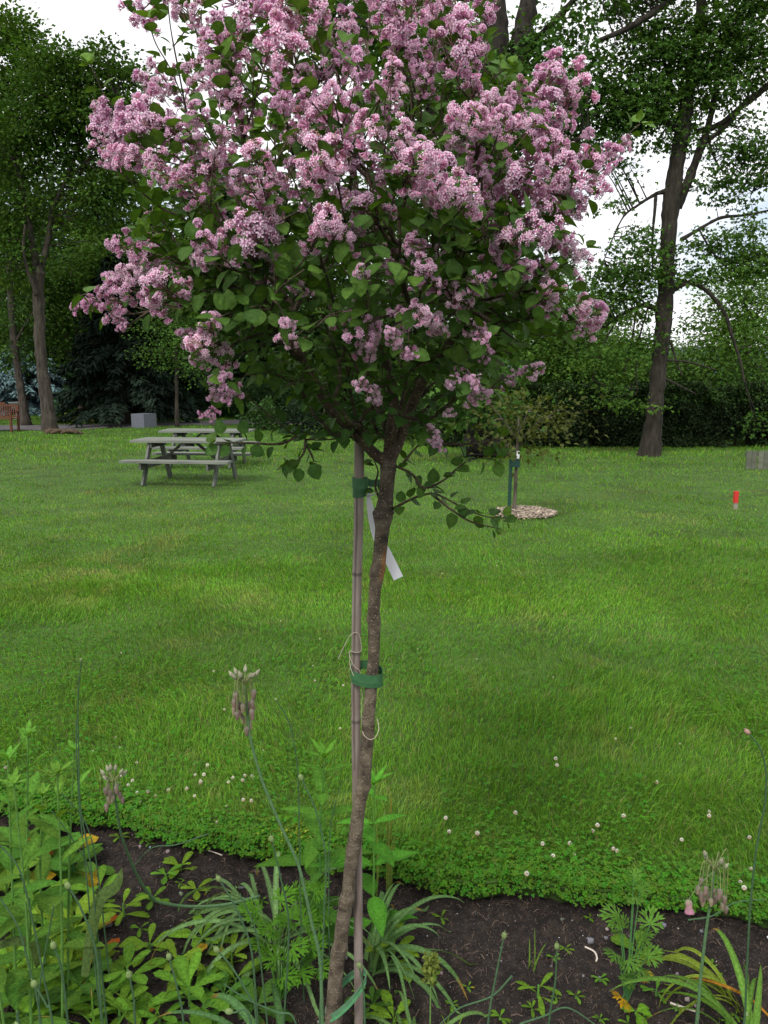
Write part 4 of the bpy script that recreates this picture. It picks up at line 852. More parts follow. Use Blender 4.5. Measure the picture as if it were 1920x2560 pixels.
# right hand big tree
tree('large_tree', 'tall dark trunked tree on the right standing in front of the hedge', 'tree', 20,
     [(1622, 1152, 33), (1634, 1060, 27), (1641, 980, 24), (1652, 880, 24), (1662, 760, 24), (1668, 660, 22), (1674, 560, 24), (1682, 480, 26), (1690, 420, 22), (1706, 330, 24), (1720, 240, 18), (1738, 120, 14), (1752, 20, 14), (1760, -100, 10)],
     [[(1694, 520, 13), (1722, 450, 14), (1752, 370, 12), (1775, 300, 10), (1790, 220, 8), (1800, 100, 6)],
      [(1702, 600, 7), (1745, 575, 5), (1800, 545, 5), (1860, 538, 4), (1930, 525, 3)],
      [(1678, 475, 9), (1640, 485, 6), (1600, 510, 4), (1560, 540, 3), (1530, 600, 2), (1510, 650, 1.5)], [(1640, 490, 5), (1634, 560, 4), (1630, 620, 3), (1632, 680, 2)],
      [(1700, 320, 12), (1670, 310, 9), (1630, 270, 8), (1600, 250, 5)],
      [(1500, 100, 6, -.5), (1560, 75, 8, -.5), (1620, 40, 9, -.5), (1690, -10, 10), (1750, -60, 12)],
      [(1740, 330, 9), (1800, 310, 8), (1850, 270, 9), (1900, 230, 10), (1960, 180, 10)], [(1760, 360, 7), (1830, 300, 6), (1870, 240, 4)],
      [(1672, 735, 10), (1700, 715, 7), (1730, 708, 7), (1770, 730, 6), (1810, 780, 6), (1830, 840, 5), (1850, 900, 4), (1862, 960, 3)],
      [(1655, 780, 10), (1620, 765, 8), (1590, 770, 6), (1540, 795, 5), (1510, 820, 3)],
      [(1590, 775, 3), (1580, 850, 2.5), (1560, 930, 2)], [(1620, 768, 3), (1600, 840, 2.5), (1590, 920, 2), (1595, 980, 1.5)], [(1545, 795, 3), (1510, 860, 2), (1480, 950, 1.5)],
      [(1675, 850, 5), (1690, 900, 3), (1705, 940, 2)], [(1662, 900, 4), (1720, 905, 3), (1790, 925, 2)], [(1660, 945, 4), (1700, 965, 3), (1740, 985, 2)],
      [(1745, 570, 3), (1790, 640, 3), (1850, 660, 2)], [(1690, 250, 6), (1660, 150, 5), (1640, 60, 4)], [(1765, 330, 3), (1800, 420, 3), (1880, 480, 2)]],
     [(1600, 30, 70, 50, .45), (1540, 110, 60, 40, .4), (1640, 140, 80, 70, 1.1), (1740, 110, 90, 80, 1.1), (1830, 80, 80, 80, 1.1), (1900, 150, 60, 80, 1), (1580, 230, 90, 70, 1.1), (1680, 240, 80, 60, 1.1), (1780, 220, 80, 50, .8), (1620, 320, 70, 40, .8), (1540, 300, 60, 50, .9), (1500, 380, 50, 40, .7), (1740, 330, 60, 40, .6), (1860, 350, 70, 60, .8), (1900, 420, 50, 60, .9), (1780, 430, 60, 40, .55), (1850, 490, 60, 35, .4), (1560, 420, 40, 30, .35), (1690, 30, 60, 40, .6), (1560, -60, 120, 60, .8), (1750, -70, 150, 60, .9), (1900, -40, 80, 80, .9),
      (1550, 500, 40, 25, .15), (1600, 570, 60, 40, .4), (1570, 640, 70, 40, .8), (1530, 700, 70, 40, .9), (1610, 700, 50, 45, .8), (1640, 640, 40, 40, .6), (1560, 770, 70, 40, .7), (1480, 760, 50, 50, .8), (1740, 600, 50, 25, .5), (1800, 590, 60, 30, .45), (1870, 560, 50, 30, .6), (1850, 640, 60, 40, .6), (1780, 680, 60, 30, .4), (1720, 680, 40, 40, .5), (1900, 620, 40, 60, .8), (1740, 790, 50, 30, .4), (1560, 860, 60, 40, .7), (1640, 860, 40, 40, .5), (1650, 1010, 40, 20, .35), (1570, 1000, 50, 25, .3), (1520, 990, 60, 30, .3), (1870, 680, 50, 40, .6), (1880, 1050, 40, 20, .25), (1480, 900, 40, 30, .6)], .085, (.052, .118, .022), proto=SPRAY, lpc=34, droop=.3, barkg=.36, tw=1.5, dens=.85, spread=.95, rootflare=1.12, flat=.28, rs=.8)
# trees and shrubs beyond the hedge on the right
R_T = [(1860, 730, 80, 130, 30, 1.1, 'light green tree at the right edge beyond the hedge'), (1900, 900, 90, 90, 28, 1.0, 'bushy green tree low at the right edge beyond the hedge'), (1760, 915, 120, 75, 32, 1.3, 'rounded light green tree just right of the dark trunk'), (1560, 920, 100, 80, 33, 1.3, 'pale green tree just left of the dark trunk'), (1430, 860, 100, 130, 31, 1.2, 'mid green tree above the sapling beyond the hedge'), (1340, 800, 110, 160, 33, 1.2, 'green tree beyond the hedge touching the lilac right flowers'), (1660, 930, 90, 70, 36, 1.3, 'small green tree directly behind the dark trunk'), (1500, 800, 70, 90, 35, .8, 'thin leaved tree between lilac and dark trunk')]
for i, (bx, by, rx, ry, Y, cov, lab) in enumerate(R_T):
    tree('leafy_tree', lab, 'tree', Y, [(bx, 1075, 6), (bx + 5, by, 4)], [[(bx + 3, by + 30, 2.5), (bx - rx * .5, by - ry * .4, 1.5)], [(bx + 3, by + 20, 2.5), (bx + rx * .5, by - ry * .3, 1.5)]], [(bx, by, rx, ry, cov), (bx - rx * .6, by + ry * .5, rx * .7, ry * .7, cov), (bx + rx * .6, by + ry * .5, rx * .7, ry * .7, cov), (bx, by + ry, rx, ry * .6, cov * 1.2)], .14, [(.09, .18, .035), (.07, .15, .03), (.085, .175, .04)][i % 3], group='trees beyond the hedge', lpc=40, spread=1.25, barkg=.5)
# dark hedge
hd = thing('hedge', (7.5, 24, float(gz(7.5, 24))), 'long dark evergreen hedge closing the lawn on the right', 'hedge')
g = np.random.default_rng(5); n_ = 150000; x = 1.2 + 16.5 * g.random(n_); HY = 23.2
zt = 1.38 + .45 * fbm(x * .9, x * 0, 71, 3) + .3 * (vn(x * 2.3, x * 0, 72)); q = g.random(n_); y = HY + g.random(n_) ** 2 * 1.6 + .35 * vn(x * 2, q * 6, 73)
z = gz(x, y) + q * zt; keep = (fbm(x * 1.6, q * 5, 75, 3) > .36) | (q > .8); x, y, z, q = x[keep], y[keep], z[keep], q[keep]; n_ = len(x)
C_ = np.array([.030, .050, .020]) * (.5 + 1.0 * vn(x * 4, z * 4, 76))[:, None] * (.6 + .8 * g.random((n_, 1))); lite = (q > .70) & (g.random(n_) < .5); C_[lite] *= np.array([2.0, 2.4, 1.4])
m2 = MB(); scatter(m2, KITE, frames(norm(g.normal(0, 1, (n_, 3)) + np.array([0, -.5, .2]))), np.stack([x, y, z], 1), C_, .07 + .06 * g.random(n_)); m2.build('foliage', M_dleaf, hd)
m3 = MB()
for k in range(44):
    bx = 1.3 + k * .37 + g.normal(0, .08); by = HY + .9; zz = float(gz(bx, by)); tube(m3, [(bx, by, zz - .1), (bx + g.normal(0, .1), by + g.normal(0, .1), zz + 1.0), (bx + g.normal(0, .2), by, zz + 1.9)], [.05, .04, .015], 5, (.5, .5, .5), False)
m3.build('stem', M_bark, hd)
tree('dark_yew', 'second dark evergreen bank behind the hedge gaps', 'evergreen', 27.5, [(1560, 1120, 8), (1560, 1060, 5)], [], [(a_, 1075, 90, 48, 1.3) for a_ in range(1120, 2000, 95)], .17, (.022, .042, .018), mat=M_dleaf, lpc=60, dens=1.3, tw=.1, spread=1.4)

# ---------------------------------------------------------------- picnic tables
def picnic(label):
    r = thing('picnic_table', (0, 0, 0), label, 'picnic table', 'grey picnic tables on the lawn'); W = (.47, .47, .46)
    m = MB()
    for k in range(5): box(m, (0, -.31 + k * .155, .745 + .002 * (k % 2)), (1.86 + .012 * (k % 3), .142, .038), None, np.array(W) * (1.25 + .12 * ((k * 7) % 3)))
    m.build('tabletop', M_wood, r)
    for s in (-1, 1):
        m = MB(); 
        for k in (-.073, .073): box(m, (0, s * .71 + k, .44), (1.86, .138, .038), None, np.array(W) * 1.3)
        m.build('bench_seat', M_wood, r)
    for ex in (-.62, .62):
        m = MB(); ix = ex - .045 * np.sign(ex)
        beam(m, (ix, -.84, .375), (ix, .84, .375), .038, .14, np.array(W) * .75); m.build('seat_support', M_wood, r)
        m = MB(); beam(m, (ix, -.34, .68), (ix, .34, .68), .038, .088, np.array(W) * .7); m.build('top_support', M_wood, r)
        for s in (-1, 1):
            m = MB(); beam(m, (ex, s * .64, 0), (ex, s * .24, .725), .038, .125, np.array(W) * .95, up=(0, 1, 0)); m.build('leg', M_wood, r)
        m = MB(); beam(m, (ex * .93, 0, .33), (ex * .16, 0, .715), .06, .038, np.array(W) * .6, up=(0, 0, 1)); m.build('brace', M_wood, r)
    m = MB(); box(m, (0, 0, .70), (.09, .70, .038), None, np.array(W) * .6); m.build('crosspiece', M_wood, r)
    return r
def place(r, x, y, rz): r.location = (x, y, float(gz(x, y))); r.rotation_euler = (0, 0, rz)
t1 = picnic('weathered grey green picnic table, the nearer one with its legs in clear view'); 
# children keep identity inverse because the thing was made at the origin
def copy_thing(o, label):
    c = o.copy(); COL.objects.link(c); c['label'] = label
    for ch in list(o.children):
        d = ch.copy(); COL.objects.link(d); d.parent = c
        for gch in ch.children: e_ = gch.copy(); COL.objects.link(e_); e_.parent = d
    return c
t2 = copy_thing(t1, 'second grey picnic table standing right behind the nearer one')
TB1 = at(478, 1200, 14.0); TB2 = at(523, 1180, 16.9)
place(t1, TB1[0], 14.0, rad(-6)); place(t2, TB2[0], 16.9, rad(-4))
# stone block
p = ground(352, 1071); m = MB(); s_ = .78
root = thing('stone_block', (p[0], p[1] + .4, float(gz(p[0], p[1]))), 'plain blue grey stone block at the edge of the path behind the tables', 'stone block')
root.rotation_euler = (0, 0, 0); Mz = np.array([[math.cos(-.55), -math.sin(-.55), 0], [math.sin(-.55), math.cos(-.55), 0], [0, 0, 1]])
c0 = np.array([p[0], p[1] + .4, float(gz(p[0], p[1])) + .23]); box(m, c0, (.62, .56, .50), Mz, (.72, .74, .80)); m.build('block', M_stone, root)

# garden bench at the left edge
p = ground(12, 1080); red = (.10, .035, .018); bz = float(gz(p[0], p[1]))
r = thing('garden_bench', (p[0], p[1], bz), 'red brown slatted wooden garden bench at the left edge', 'bench'); X0, X1 = at(-75, 1070, p[1])[0], at(36, 1070, p[1])[0]; y0, y1 = p[1] - .15, p[1] + .35
for x_ in (X0 + .03, X1 - .03):
    for y_, h_ in ((y0, .62), (y1, .85)):
        m = MB(); beam(m, (x_, y_, bz), (x_, y_ + (.06 if y_ == y1 else 0), bz + h_), .06, .06, red, up=(0, 1, 0)); m.build('leg', M_misc, r)
    m = MB(); beam(m, (x_, y0 - .03, bz + .63), (x_, y1 + .03, bz + .63), .07, .03, red); m.build('armrest', M_misc, r)
m = MB()
for k in range(5): box(m, ((X0 + X1) / 2, y0 + .04 + k * .1, bz + .42), (X1 - X0 - .06, .08, .025), None, red)
m.build('seat', M_misc, r); m = MB()
for k in range(19): x_ = X0 + .09 + k * (X1 - X0 - .18) / 18; beam(m, (x_, y1, bz + .48), (x_, y1 + .05, bz + .80 + .09 * max(0, 1 - ((k - 9) / 4) ** 2)), .03, .018, red, up=(0, 1, 0))
box(m, ((X0 + X1) / 2, y1, bz + .47), (X1 - X0 - .06, .035, .05), None, red); box(m, ((X0 + X1) / 2, y1 + .055, bz + .83), (X1 - X0 - .06, .04, .06), None, red); box(m, ((X0 + X1) / 2, y1 + .055, bz + .90), ((X1 - X0) * .4, .038, .07), None, red)
m.build('backrest', M_misc, r)
# urn
p = ground(46, 1050); zz = float(gz(p[0], p[1])); s_ = 1.0; r = thing('garden_urn', (p[0], p[1], zz), 'white stone garden urn on a pedestal behind the wooden bench', 'urn'); c_ = (1.9, 1.85, 1.7)
m = MB(); lathe(m, [(.0, .36), (.07, .36), (.09, .40), (.20, .46), (.25, .55), (.27, .64), (.33, .68), (.34, .72), (.28, .72), (.25, .66), (0, .62)], (p[0], p[1], zz), 18, c_); m.build('bowl', M_stone, r, True)
m = MB(); lathe(m, [(0, 0), (.20, 0), (.20, .06), (.13, .10), (.09, .18), (.07, .28), (.08, .36), (0, .36)], (p[0], p[1], zz), 18, c_); m.build('pedestal', M_stone, r, True)
# hostas
hl = leafproto(1, .6, .6, .8, 3, .25, .45); hosta_m = []
for v in range(2):
    m = MB(); g = np.random.default_rng(80 + v); n_ = 120; a = g.random(n_) * 6.283; q = g.random(n_) ** .6; D = norm(np.stack([np.cos(a), np.sin(a), .25 + .6 * (1 - q)], 1)); P_ = np.stack([np.cos(a) * q * .34, np.sin(a) * q * .34, .05 + .26 * (1 - q * q)], 1)
    cc_ = np.where(g.random((n_, 1)) < .4, np.array([[.30, .36, .20]]), np.array([[.05, .12, .04]])) if v == 0 else np.array([[.06, .14, .06]]) * (.6 + .9 * g.random((n_, 1)))
    scatter(m, hl, frames(D), P_, cc_, .19 + .06 * g.random(n_)); me = m.mesh('foliage'); me.materials.append(M_plant); hosta_m.append(me)
HS = [(178, 1056, 0), (194, 1058, 0), (212, 1058, 0), (230, 1057, 0), (248, 1056, 0), (264, 1055, 0), (200, 1049, 0), (222, 1049, 0), (243, 1048, 0)] + [(385 + 23 * k, 1040 - 1.0 * k + 3 * (k % 2), 1) for k in range(11)] + [(400 + 25 * k, 1029 - k + 2 * (k % 2), 1) for k in range(9)]
for k, (a, b, v) in enumerate(HS):
    p = ground(a, b); lab = ('cream edged hosta, %s from the left in the %s of the round patch' % (ORD[k if k < 6 else k - 6], 'front' if k < 6 else 'back')) if v == 0 else ('grey green hosta, %s from the left in the %s of the long bed' % (ORD[(k - 9) if k < 20 else k - 20], 'front row' if k < 20 else 'back row'))
    r = thing('hosta_plant', (p[0], p[1], float(gz(p[0], p[1]))), lab, 'hosta', 'hostas with cream edges' if v == 0 else 'hostas in the long row'); o = bpy.data.objects.new('foliage', hosta_m[v]); COL.objects.link(o); o.parent = r; s_ = rnd.uniform(.9, 1.35); r.scale = (s_, s_, s_ * .9); r.rotation_euler = (0, 0, k * 1.7)
# orange flowers
p = at(352, 1003, 33); zz = float(gz(p[0], 33)); r = thing('flowering_plant', (p[0], 33, zz), 'clump with salmon orange blossoms under the trees by the spruce trunk', 'flowers'); m = MB(); g = np.random.default_rng(3)
for k in range(24): a = g.normal(0, .3); tube(m, [(p[0] + a * .5, 33, zz), (p[0] + a, 33 + g.normal(0, .15), p[2] - .1 + g.normal(0, .1))], .008, 3, (.05, .1, .03), False)
m.build('stem', M_stem, r)
for k in range(7): m = MB(); q = np.array([p[0] - .26 + k * .085, 33 + g.normal(0, .1), p[2] + g.normal(0, .05)]); sphere(m, q, (.065, .065, .045), 7, 5, (.72, .22, .10)); m.build('blossom', M_petal, r, True)
# surface roots and dead wood heap beside the grey trunk
p = ground(165, 1084); m = MB(); g = np.random.default_rng(4)
for k in range(10):
    q = p + np.array([g.normal(0, .25), g.normal(0, .12), .03]); d = norm(np.array([1, g.normal(0, .5), g.normal(0, .12)])); tube(m, smoothpath([q - d * .28, q + np.array([0, 0, .07]), q + d * .3], 8), [.03, .05, .06, .06, .05, .045, .035, .02], 6, (.9, .75, .6))
tag(m.build('root_heap', M_bark, smooth=True), 'brown heap of surface roots at the foot of the grey leaning trunk', 'roots')
# wooden board fence at the right edge
p = ground(1870, 1174); zz = float(gz(p[0], p[1])); r = thing('board_fence', (p[0], p[1], zz), 'low grey fence of upright boards at the right edge before the hedge', 'fence'); Hf = at(1870, 1127, p[1])[2] - zz
m = MB()
for k in range(22): box(m, (p[0] + k * .125, p[1] + .03 * (k % 2), zz + Hf / 2 + g.normal(0, .008)), (.105, .02, Hf), None, np.array([.42, .42, .36]) * g.uniform(.8, 1.2))
m.build('board', M_wood, r); m = MB(); box(m, (p[0] + 1.3, p[1] + .06, zz + Hf * .8), (2.7, .03, .08), None, (.4, .4, .35)); m.build('rail', M_wood, r)
# red topped marker post
p = ground(1838, 1274); zz = float(gz(p[0], p[1])); r = thing('marker_post', (p[0], p[1], zz), 'short wooden survey stake with a red painted top standing in the lawn', 'stake'); Y = p[1]; w_ = 9 * Y / F; za, zb = at(1838, 1257, Y)[2], at(1836, 1228, Y)[2]
m = MB(); box(m, (p[0], Y, (zz + za) / 2 - .02), (w_, w_ * .8, za - zz + .04), None, (.9, .8, .72)); m.build('post', M_wood, r); m = MB(); box(m, (p[0] - .003, Y, (za + zb) / 2), (w_ * 1.12, w_ * .92, zb - za), None, (.50, .03, .025)); m.build('painted_top', M_misc, r)
# sapling with green post and mulch
p = ground(1283, 1288); Y = p[1]; zz = float(gz(p[0], Y))
tree('sapling', 'young ornamental tree with olive and reddish leaves planted in a ring of wood chips', 'sapling', Y, [(1284, 1290, 5.5), (1288, 1230, 5), (1291, 1160, 5), (1294, 1110, 4.5), (1297, 1040, 3)],
     [[(1294, 1110, 2.5), (1340, 1060, 2), (1390, 1030, 1)], [(1294, 1100, 2.5), (1250, 1040, 1.5), (1215, 1000, 1)], [(1296, 1080, 2.5), (1330, 1010, 1)], [(1294, 1120, 2), (1260, 1110, 1.2)]],
     [(1295, 1050, 50, 40, .8), (1330, 1090, 40, 40, .9), (1370, 1040, 45, 30, .8), (1395, 1025, 25, 16, .6), (1260, 1110, 30, 35, .7), (1240, 1050, 35, 35, .4), (1290, 1000, 30, 25, .6), (1330, 1030, 40, 25, .8), (1250, 1000, 30, 30, .35), (1280, 1130, 35, 18, .5)], .075, (.065, .078, .024), lpc=16, rootflare=1.1, barkg=1.2, rs=.8, dens=1.0, spread=1.1)
r = thing('tree_post', (at(1272, 1268, Y)[0], Y, zz), 'thin dark green metal post beside the sapling', 'post'); x_ = at(1272, 1268, Y)[0]
m = MB(); beam(m, (x_, Y - .02, zz - .05), (at(1277, 1150, Y)[0], Y - .02, at(1277, 1148, Y)[2]), .04, .03, (.012, .05, .035), up=(0, 1, 0)); m.build('post', M_misc, r)
m = MB(); a, b = at(1276, 1158, Y), at(1298, 1158, Y); beam(m, (a[0], Y - .04, a[2]), (b[0], Y - .04, b[2]), .03, .09, (.012, .05, .04)); m.build('tie', M_misc, r)
m = MB(); a, b = at(1296, 1128, Y - .06), at(1294, 1146, Y - .06); box(m, (a + b) / 2, (.035, .012, a[2] - b[2]), None, (.7, .72, .75)); tag(m.build('plant_tag', M_misc), 'small white tag on the sapling trunk above its post tie', 'tag')
m = MB(); g = np.random.default_rng(12); pc = ground(1308, 1286); rx = 82 * pc[1] / F
for k in range(1900):
    a = g.random() * 6.283; q = math.sqrt(g.random()); x_, y_ = pc[0] + rx * q * math.cos(a), pc[1] + rx * 1.0 * q * math.sin(a); L = g.uniform(.03, .09); d = norm(np.array([g.normal(), g.normal(), g.normal() * .25])); z_ = float(gz(x_, y_)) + .015 + .05 * (1 - q * q) + g.random() * .02
    c_ = np.array([.33, .27, .21]) * g.uniform(.3, 1.5); beam(m, np.array([x_, y_, z_]) - d * L / 2, np.array([x_, y_, z_]) + d * L / 2, .022 * g.uniform(.5, 1.3), .005, c_, up=norm(g.normal(0, .4, 3) + np.array([0, 0, 1])))
tag(m.build('wood_chips', M_misc), 'ring of pale wood chip mulch round the sapling', 'mulch', kind='stuff')
# ================================================================ plants of the bed
PLANTC = {}
def rot_to(D, N): return frames(np.array([D]), np.array([N]))[0]
OV = {}
def leafmesh(mb, p, d, nrm, L, W, col, kind='ovate', curl=.3, fold=.2, teeth=0, n=8, rib=1.2, tipc=None):
    a, b = {'ovate': (.7, .8), 'obov': (1.5, .55), 'lance': (.8, 1.1), 'round': (.5, .5)}[kind]
    V, Q, T, C = leafproto(1, W / L, a, b, n, fold, curl, .008, teeth, rib)
    M = rot_to(d, nrm); CC = C * np.array(col)
    if tipc is not None: t = V[:, 1:2]; CC = CC * (1 - ss(.45, .95, t)) + np.array(tipc) * ss(.45, .95, t)
    mb.add((V * L) @ M.T + p, Q, None, CC)
def jit(c, g, a=.2): return np.array(c) * g.uniform(1 - a, 1 + a)
# ---- leafy rosette seedlings
def rosette(px, py, size, label, n=9, col=(.14, .30, .055), up=.8, red=.12, h=0., seed=0, zoff=0, Wf=.33, teeth=.12):
    """size = leaf length in photo pixels at that spot"""
    p = soilground(px, py, SOIL); p[2] = float(soilz(p[0], p[1])); dist = np.linalg.norm(p - [0, 0, CAMH]); L = size * dist / F; g = np.random.default_rng(int(px * 7 + py))
    r = thing('seedling' if size < 75 else 'leafy_plant', p, label, 'plant', 'pale green leafy plants of the bed'); mb = MB(); ms = MB()
    H = h * dist / F
    for k in range(n):
        a = k * 2.4 + g.normal(0, .25); f_ = k / n; z = H * f_ ; el = up * (.25 + .9 * f_); d = norm(np.array([math.cos(a), math.sin(a), el])); q = p + np.array([0, 0, z + .004])
        c = jit(col, g, .2); l = L * (1 - .35 * f_) * g.uniform(.8, 1.1); tip = None
        if g.random() < red and f_ < .5: tip = (.42, .13, .05) if g.random() < .6 else (.40, .30, .05)
        leafmesh(mb, q, d, norm(np.array([-d[0] * .8, -d[1] * .8, 1.0])), l, l * Wf * g.uniform(.85, 1.15), c, 'obov', .25 + .2 * g.random(), .18, teeth, 10, 1.25, tip)
    if H > 0: tube(ms, [p, p + np.array([0, 0, H])], [.004, .0025], 6, np.array(col) * .8); ms.build('stem', M_stem, r)
    mb.build('leaves', M_plant, r, True); return r
RS = [ # px, py, leaf px, n, height px, where
 (185, 2380, 130, 16, 60, 'biggest pale green rosette in the left part of the bed'), (320, 2475, 95, 9, 50, 'upright green rosette with a broad leaf to its right, bottom left'), (375, 2378, 72, 8, 20, 'rosette with rounded leaves left of centre in the bare soil'), (310, 2300, 60, 7, 30, 'narrow seedling above the grey stone'), (415, 2195, 52, 6, 10, 'small seedling nearest the turf edge on the left'), (452, 2175, 55, 6, 12, 'seedling beside the smallest one near the turf edge'), (492, 2230, 48, 6, 8, 'seedling with yellowish toothed leaf beside the strap leaves'), (380, 2262, 48, 7, 12, 'seedling touching the curved bell flower stem'),
 (505, 2360, 80, 9, 20, 'rosette with spoon shaped leaves right of the round leaved one'), (447, 2440, 78, 9, 40, 'toothed upright rosette at the bottom centre left'), (475, 2520, 110, 12, 50, 'large toothed pale green plant at the bottom left of centre'), (120, 2460, 105, 12, 40, 'leafy plant low in the left corner with orange lower leaves'), (60, 2515, 105, 12, 30, 'mid green leafy plant in the bottom left corner'), (255, 2530, 90, 9, 30, 'leafy plant with yellow leaf at the bottom edge'), (30, 2340, 95, 9, 20, 'plant with broad grey green leaf at the left edge'), (580, 2400, 70, 8, 30, 'leafy plant left of the cut leaved clump'),
 (590, 2470, 85, 10, 30, 'toothed leafy plant between the thin bud stems at the bottom'), (640, 2545, 90, 9, 20, 'dark green broad leaves at the bottom edge left of the trunk'), (985, 2400, 85, 8, 55, 'upright bright seedling right of the cane with one orange tip leaf'), (930, 2520, 60, 7, 10, 'dark toothed rosette low beside the cane'), (985, 2555, 80, 7, 5, 'long toothed leaf plant at the bottom edge right of the cane'), (100, 2260, 95, 9, 20, 'plant with red tipped old leaves at the left'), (210, 2290, 80, 9, 30, 'upright bright leaf cluster left of the grey curled leaf'), (55, 2420, 90, 10, 20, 'broad leaf plant at the left edge below the red leaves'), (160, 2540, 90, 10, 20, 'pale plant at the bottom edge among bud stems'), (400, 2560, 70, 8, 20, 'rosette cut by the bottom edge left of centre')]
for k, (a, b, s_, n_, h_, w_) in enumerate(RS):
    dk = (.055, .15, .05) if 'dark' in w_ else (.10, .24, .05) if k % 3 == 1 else (.14, .30, .055)
    rosette(a, b, s_, w_, n_, dk, .85, .14 if 'orange' in w_ or 'red' in w_ or k % 4 == 0 else .04, h_, teeth=.18 if 'toothed' in w_ else .06)
RS2 = [(20, 2200, 100, 9, 30, 'broad leafed filler plant high at the left edge'), (90, 2330, 90, 10, 30, 'leafy plant between the red tipped leaves and the big rosette'), (28, 2455, 95, 10, 30, 'leafy plant at the left edge above the corner'), (235, 2440, 85, 10, 40, 'leafy plant below the big rosette'), (140, 2385, 85, 10, 50, 'leafy plant left of the big rosette'), (205, 2505, 95, 12, 40, 'dark dense leafy plant below the buds at the bottom left'), (300, 2550, 85, 10, 30, 'leafy plant at the bottom edge right of the yellow leaf'), (70, 2560, 90, 10, 30, 'dark leafy plant at the very bottom left'), (250, 2250, 70, 8, 40, 'bright plant behind the curled grey leaf'), (560, 2520, 85, 10, 30, 'toothed plant at the bottom edge left of the dark broad leaves')]
for k, (a, b, s_, n_, h_, w_) in enumerate(RS2): rosette(a, b, s_, w_, n_, (.06, .16, .05) if 'dark' in w_ else (.10, .25, .05), .9, .12, h_, teeth=.1)
tiny = [(360, 2105), (372, 2120), (297, 2105), (450, 2210), (655, 2260), (1104, 2300), (1400, 2240), (1476, 2298), (1500, 2590), (1385, 2410), (1414, 2385), (1500, 2460), (1570, 2590), (1780, 2420), (1800, 2450), (1690, 2530), (1840, 2540), (1440, 2500), (1390, 2500), (1080, 2440), (1130, 2520), (1170, 2480), (1610, 2550), (1330, 2530), (545, 2300), (560, 2440), (350, 2330), (420, 2420), (900, 2480), (1250, 2560), (1815, 2560), (1590, 2360)]
for a, b in tiny:
    rosette(a, min(b, 2556), rnd.uniform(16, 30), 'tiny weed seedling on soil ' + where(a, b), 5, (.10, .24, .05), .6, .05, 4)
# ---- tall leafy stems (phlox-like)
def leafystem(name, px, py, ptop, lx, Y, nlev, L, W, label, col=(.07, .20, .06), opp=True, kind='lance', els=(.15, .9), group=None, g0=0, tipclust=True, droop=.25, rstem=.003):
    b = at(px, py, Y); z0 = float(soilz(b[0], Y)); t = at(lx, ptop, Y); g = np.random.default_rng(int(px * 3 + ptop + g0)); r = thing(name, (b[0], Y, z0), label, 'plant', group)
    ms = MB(); P_ = smoothpath([(b[0], Y, z0 - .01), tuple((np.array([b[0], Y, z0]) * .45 + t * .55) + np.array([g.normal(0, .008), g.normal(0, .01), 0])), tuple(t)], 24); tube(ms, P_, np.linspace(rstem, rstem * .55, 24), 7, np.array(col) * np.array([1.1, .9, .7])); ms.build('stem', M_stem, r)
    mb = MB()
    for k in range(nlev):
        f_ = .12 + .88 * (k + .5) / nlev if nlev > 1 else .9; q = P_[min(23, int(f_ * 23))]; sz = math.sin(min(1, (f_ + .22)) * 2.6) ** .7 if f_ < .9 else .5; el = els[0] + (els[1] - els[0]) * f_ ** 2
        for s_ in ((0, math.pi) if opp else (0,)):
            a = (k * 1.5708 if opp else k * 2.4) + s_ + g.normal(0, .2) + g0; d = norm(np.array([math.cos(a), math.sin(a), el])); l = L * max(.35, sz) * g.uniform(.85, 1.15)
            leafmesh(mb, q, d, norm(np.array([-d[0] * .6, -d[1] * .6, 1.0])), l, W * l / L * g.uniform(.9, 1.1), jit(col, g, .22) * (1 + .5 * f_ ** 2), kind, droop * (1 - .5 * f_), .25, 0, 9, 1.25)
    if tipclust:
        for k in range(7):
            a = k * 2.4; d = norm(np.array([math.cos(a) * .8, math.sin(a) * .8, g.uniform(.3, 1.2)])); leafmesh(mb, P_[-1], d, norm(np.array([-d[0], -d[1], .4])), L * .5 * g.uniform(.4, 1), W * .3, jit(col, g, .1) * 1.6, kind, .15, .25, 0, 6)
    mb.build('leaves', M_plant, r, True); return r
LSX = (.085, .22, .05)
leafystem('phlox_plant', 775, 2330, 1895, 812, 2.15, 7, .17, .058, 'tall stem with large opposite lance leaves just left of the lilac trunk', (.055, .175, .04), els=(.0, .6), rstem=.004)
leafystem('phlox_plant', 930, 2330, 1960, 935, 2.12, 6, .165, .058, 'second lance leaved stem showing right of the lilac trunk', (.06, .19, .04), els=(.0, .6), g0=.25, rstem=.004)
leafystem('phlox_plant', 800, 2360, 2130, 800, 2.0, 3, .13, .05, 'short dark lance leaved shoot low behind the lilac trunk', (.04, .14, .04), els=(.1, .4), g0=.9)
for a, b, c_, d_, Y, n_, lab in ((30, 2420, 1900, 20, 1.80, 10, 'tall leafy stem cut by the left edge'), (60, 2400, 1960, 35, 1.72, 10, 'soft green tall stem second from the left edge'), (75, 2400, 1840, 70, 1.86, 12, 'tallest soft leaved stem at the left with a pointed tip'), (140, 2420, 1935, 143, 1.75, 9, 'straight thick stem with broad veined leaves at the left'), (160, 2380, 1880, 185, 1.92, 9, 'slim leafy stem leaning right near the turf edge'), (5, 2450, 2010, -25, 1.7, 9, 'leafy stem mostly outside the left edge'), (110, 2350, 1990, 105, 1.98, 9, 'shorter leafy stem behind the others at the left')):
    leafystem('evening_primrose', a, b, c_, d_, Y, n_, .115, .042, lab, (.075, .20, .055), opp=False, kind='ovate', els=(.1, 1.5), group='tall leafy stems at the left of the bed', g0=a * .1, rstem=.0038)
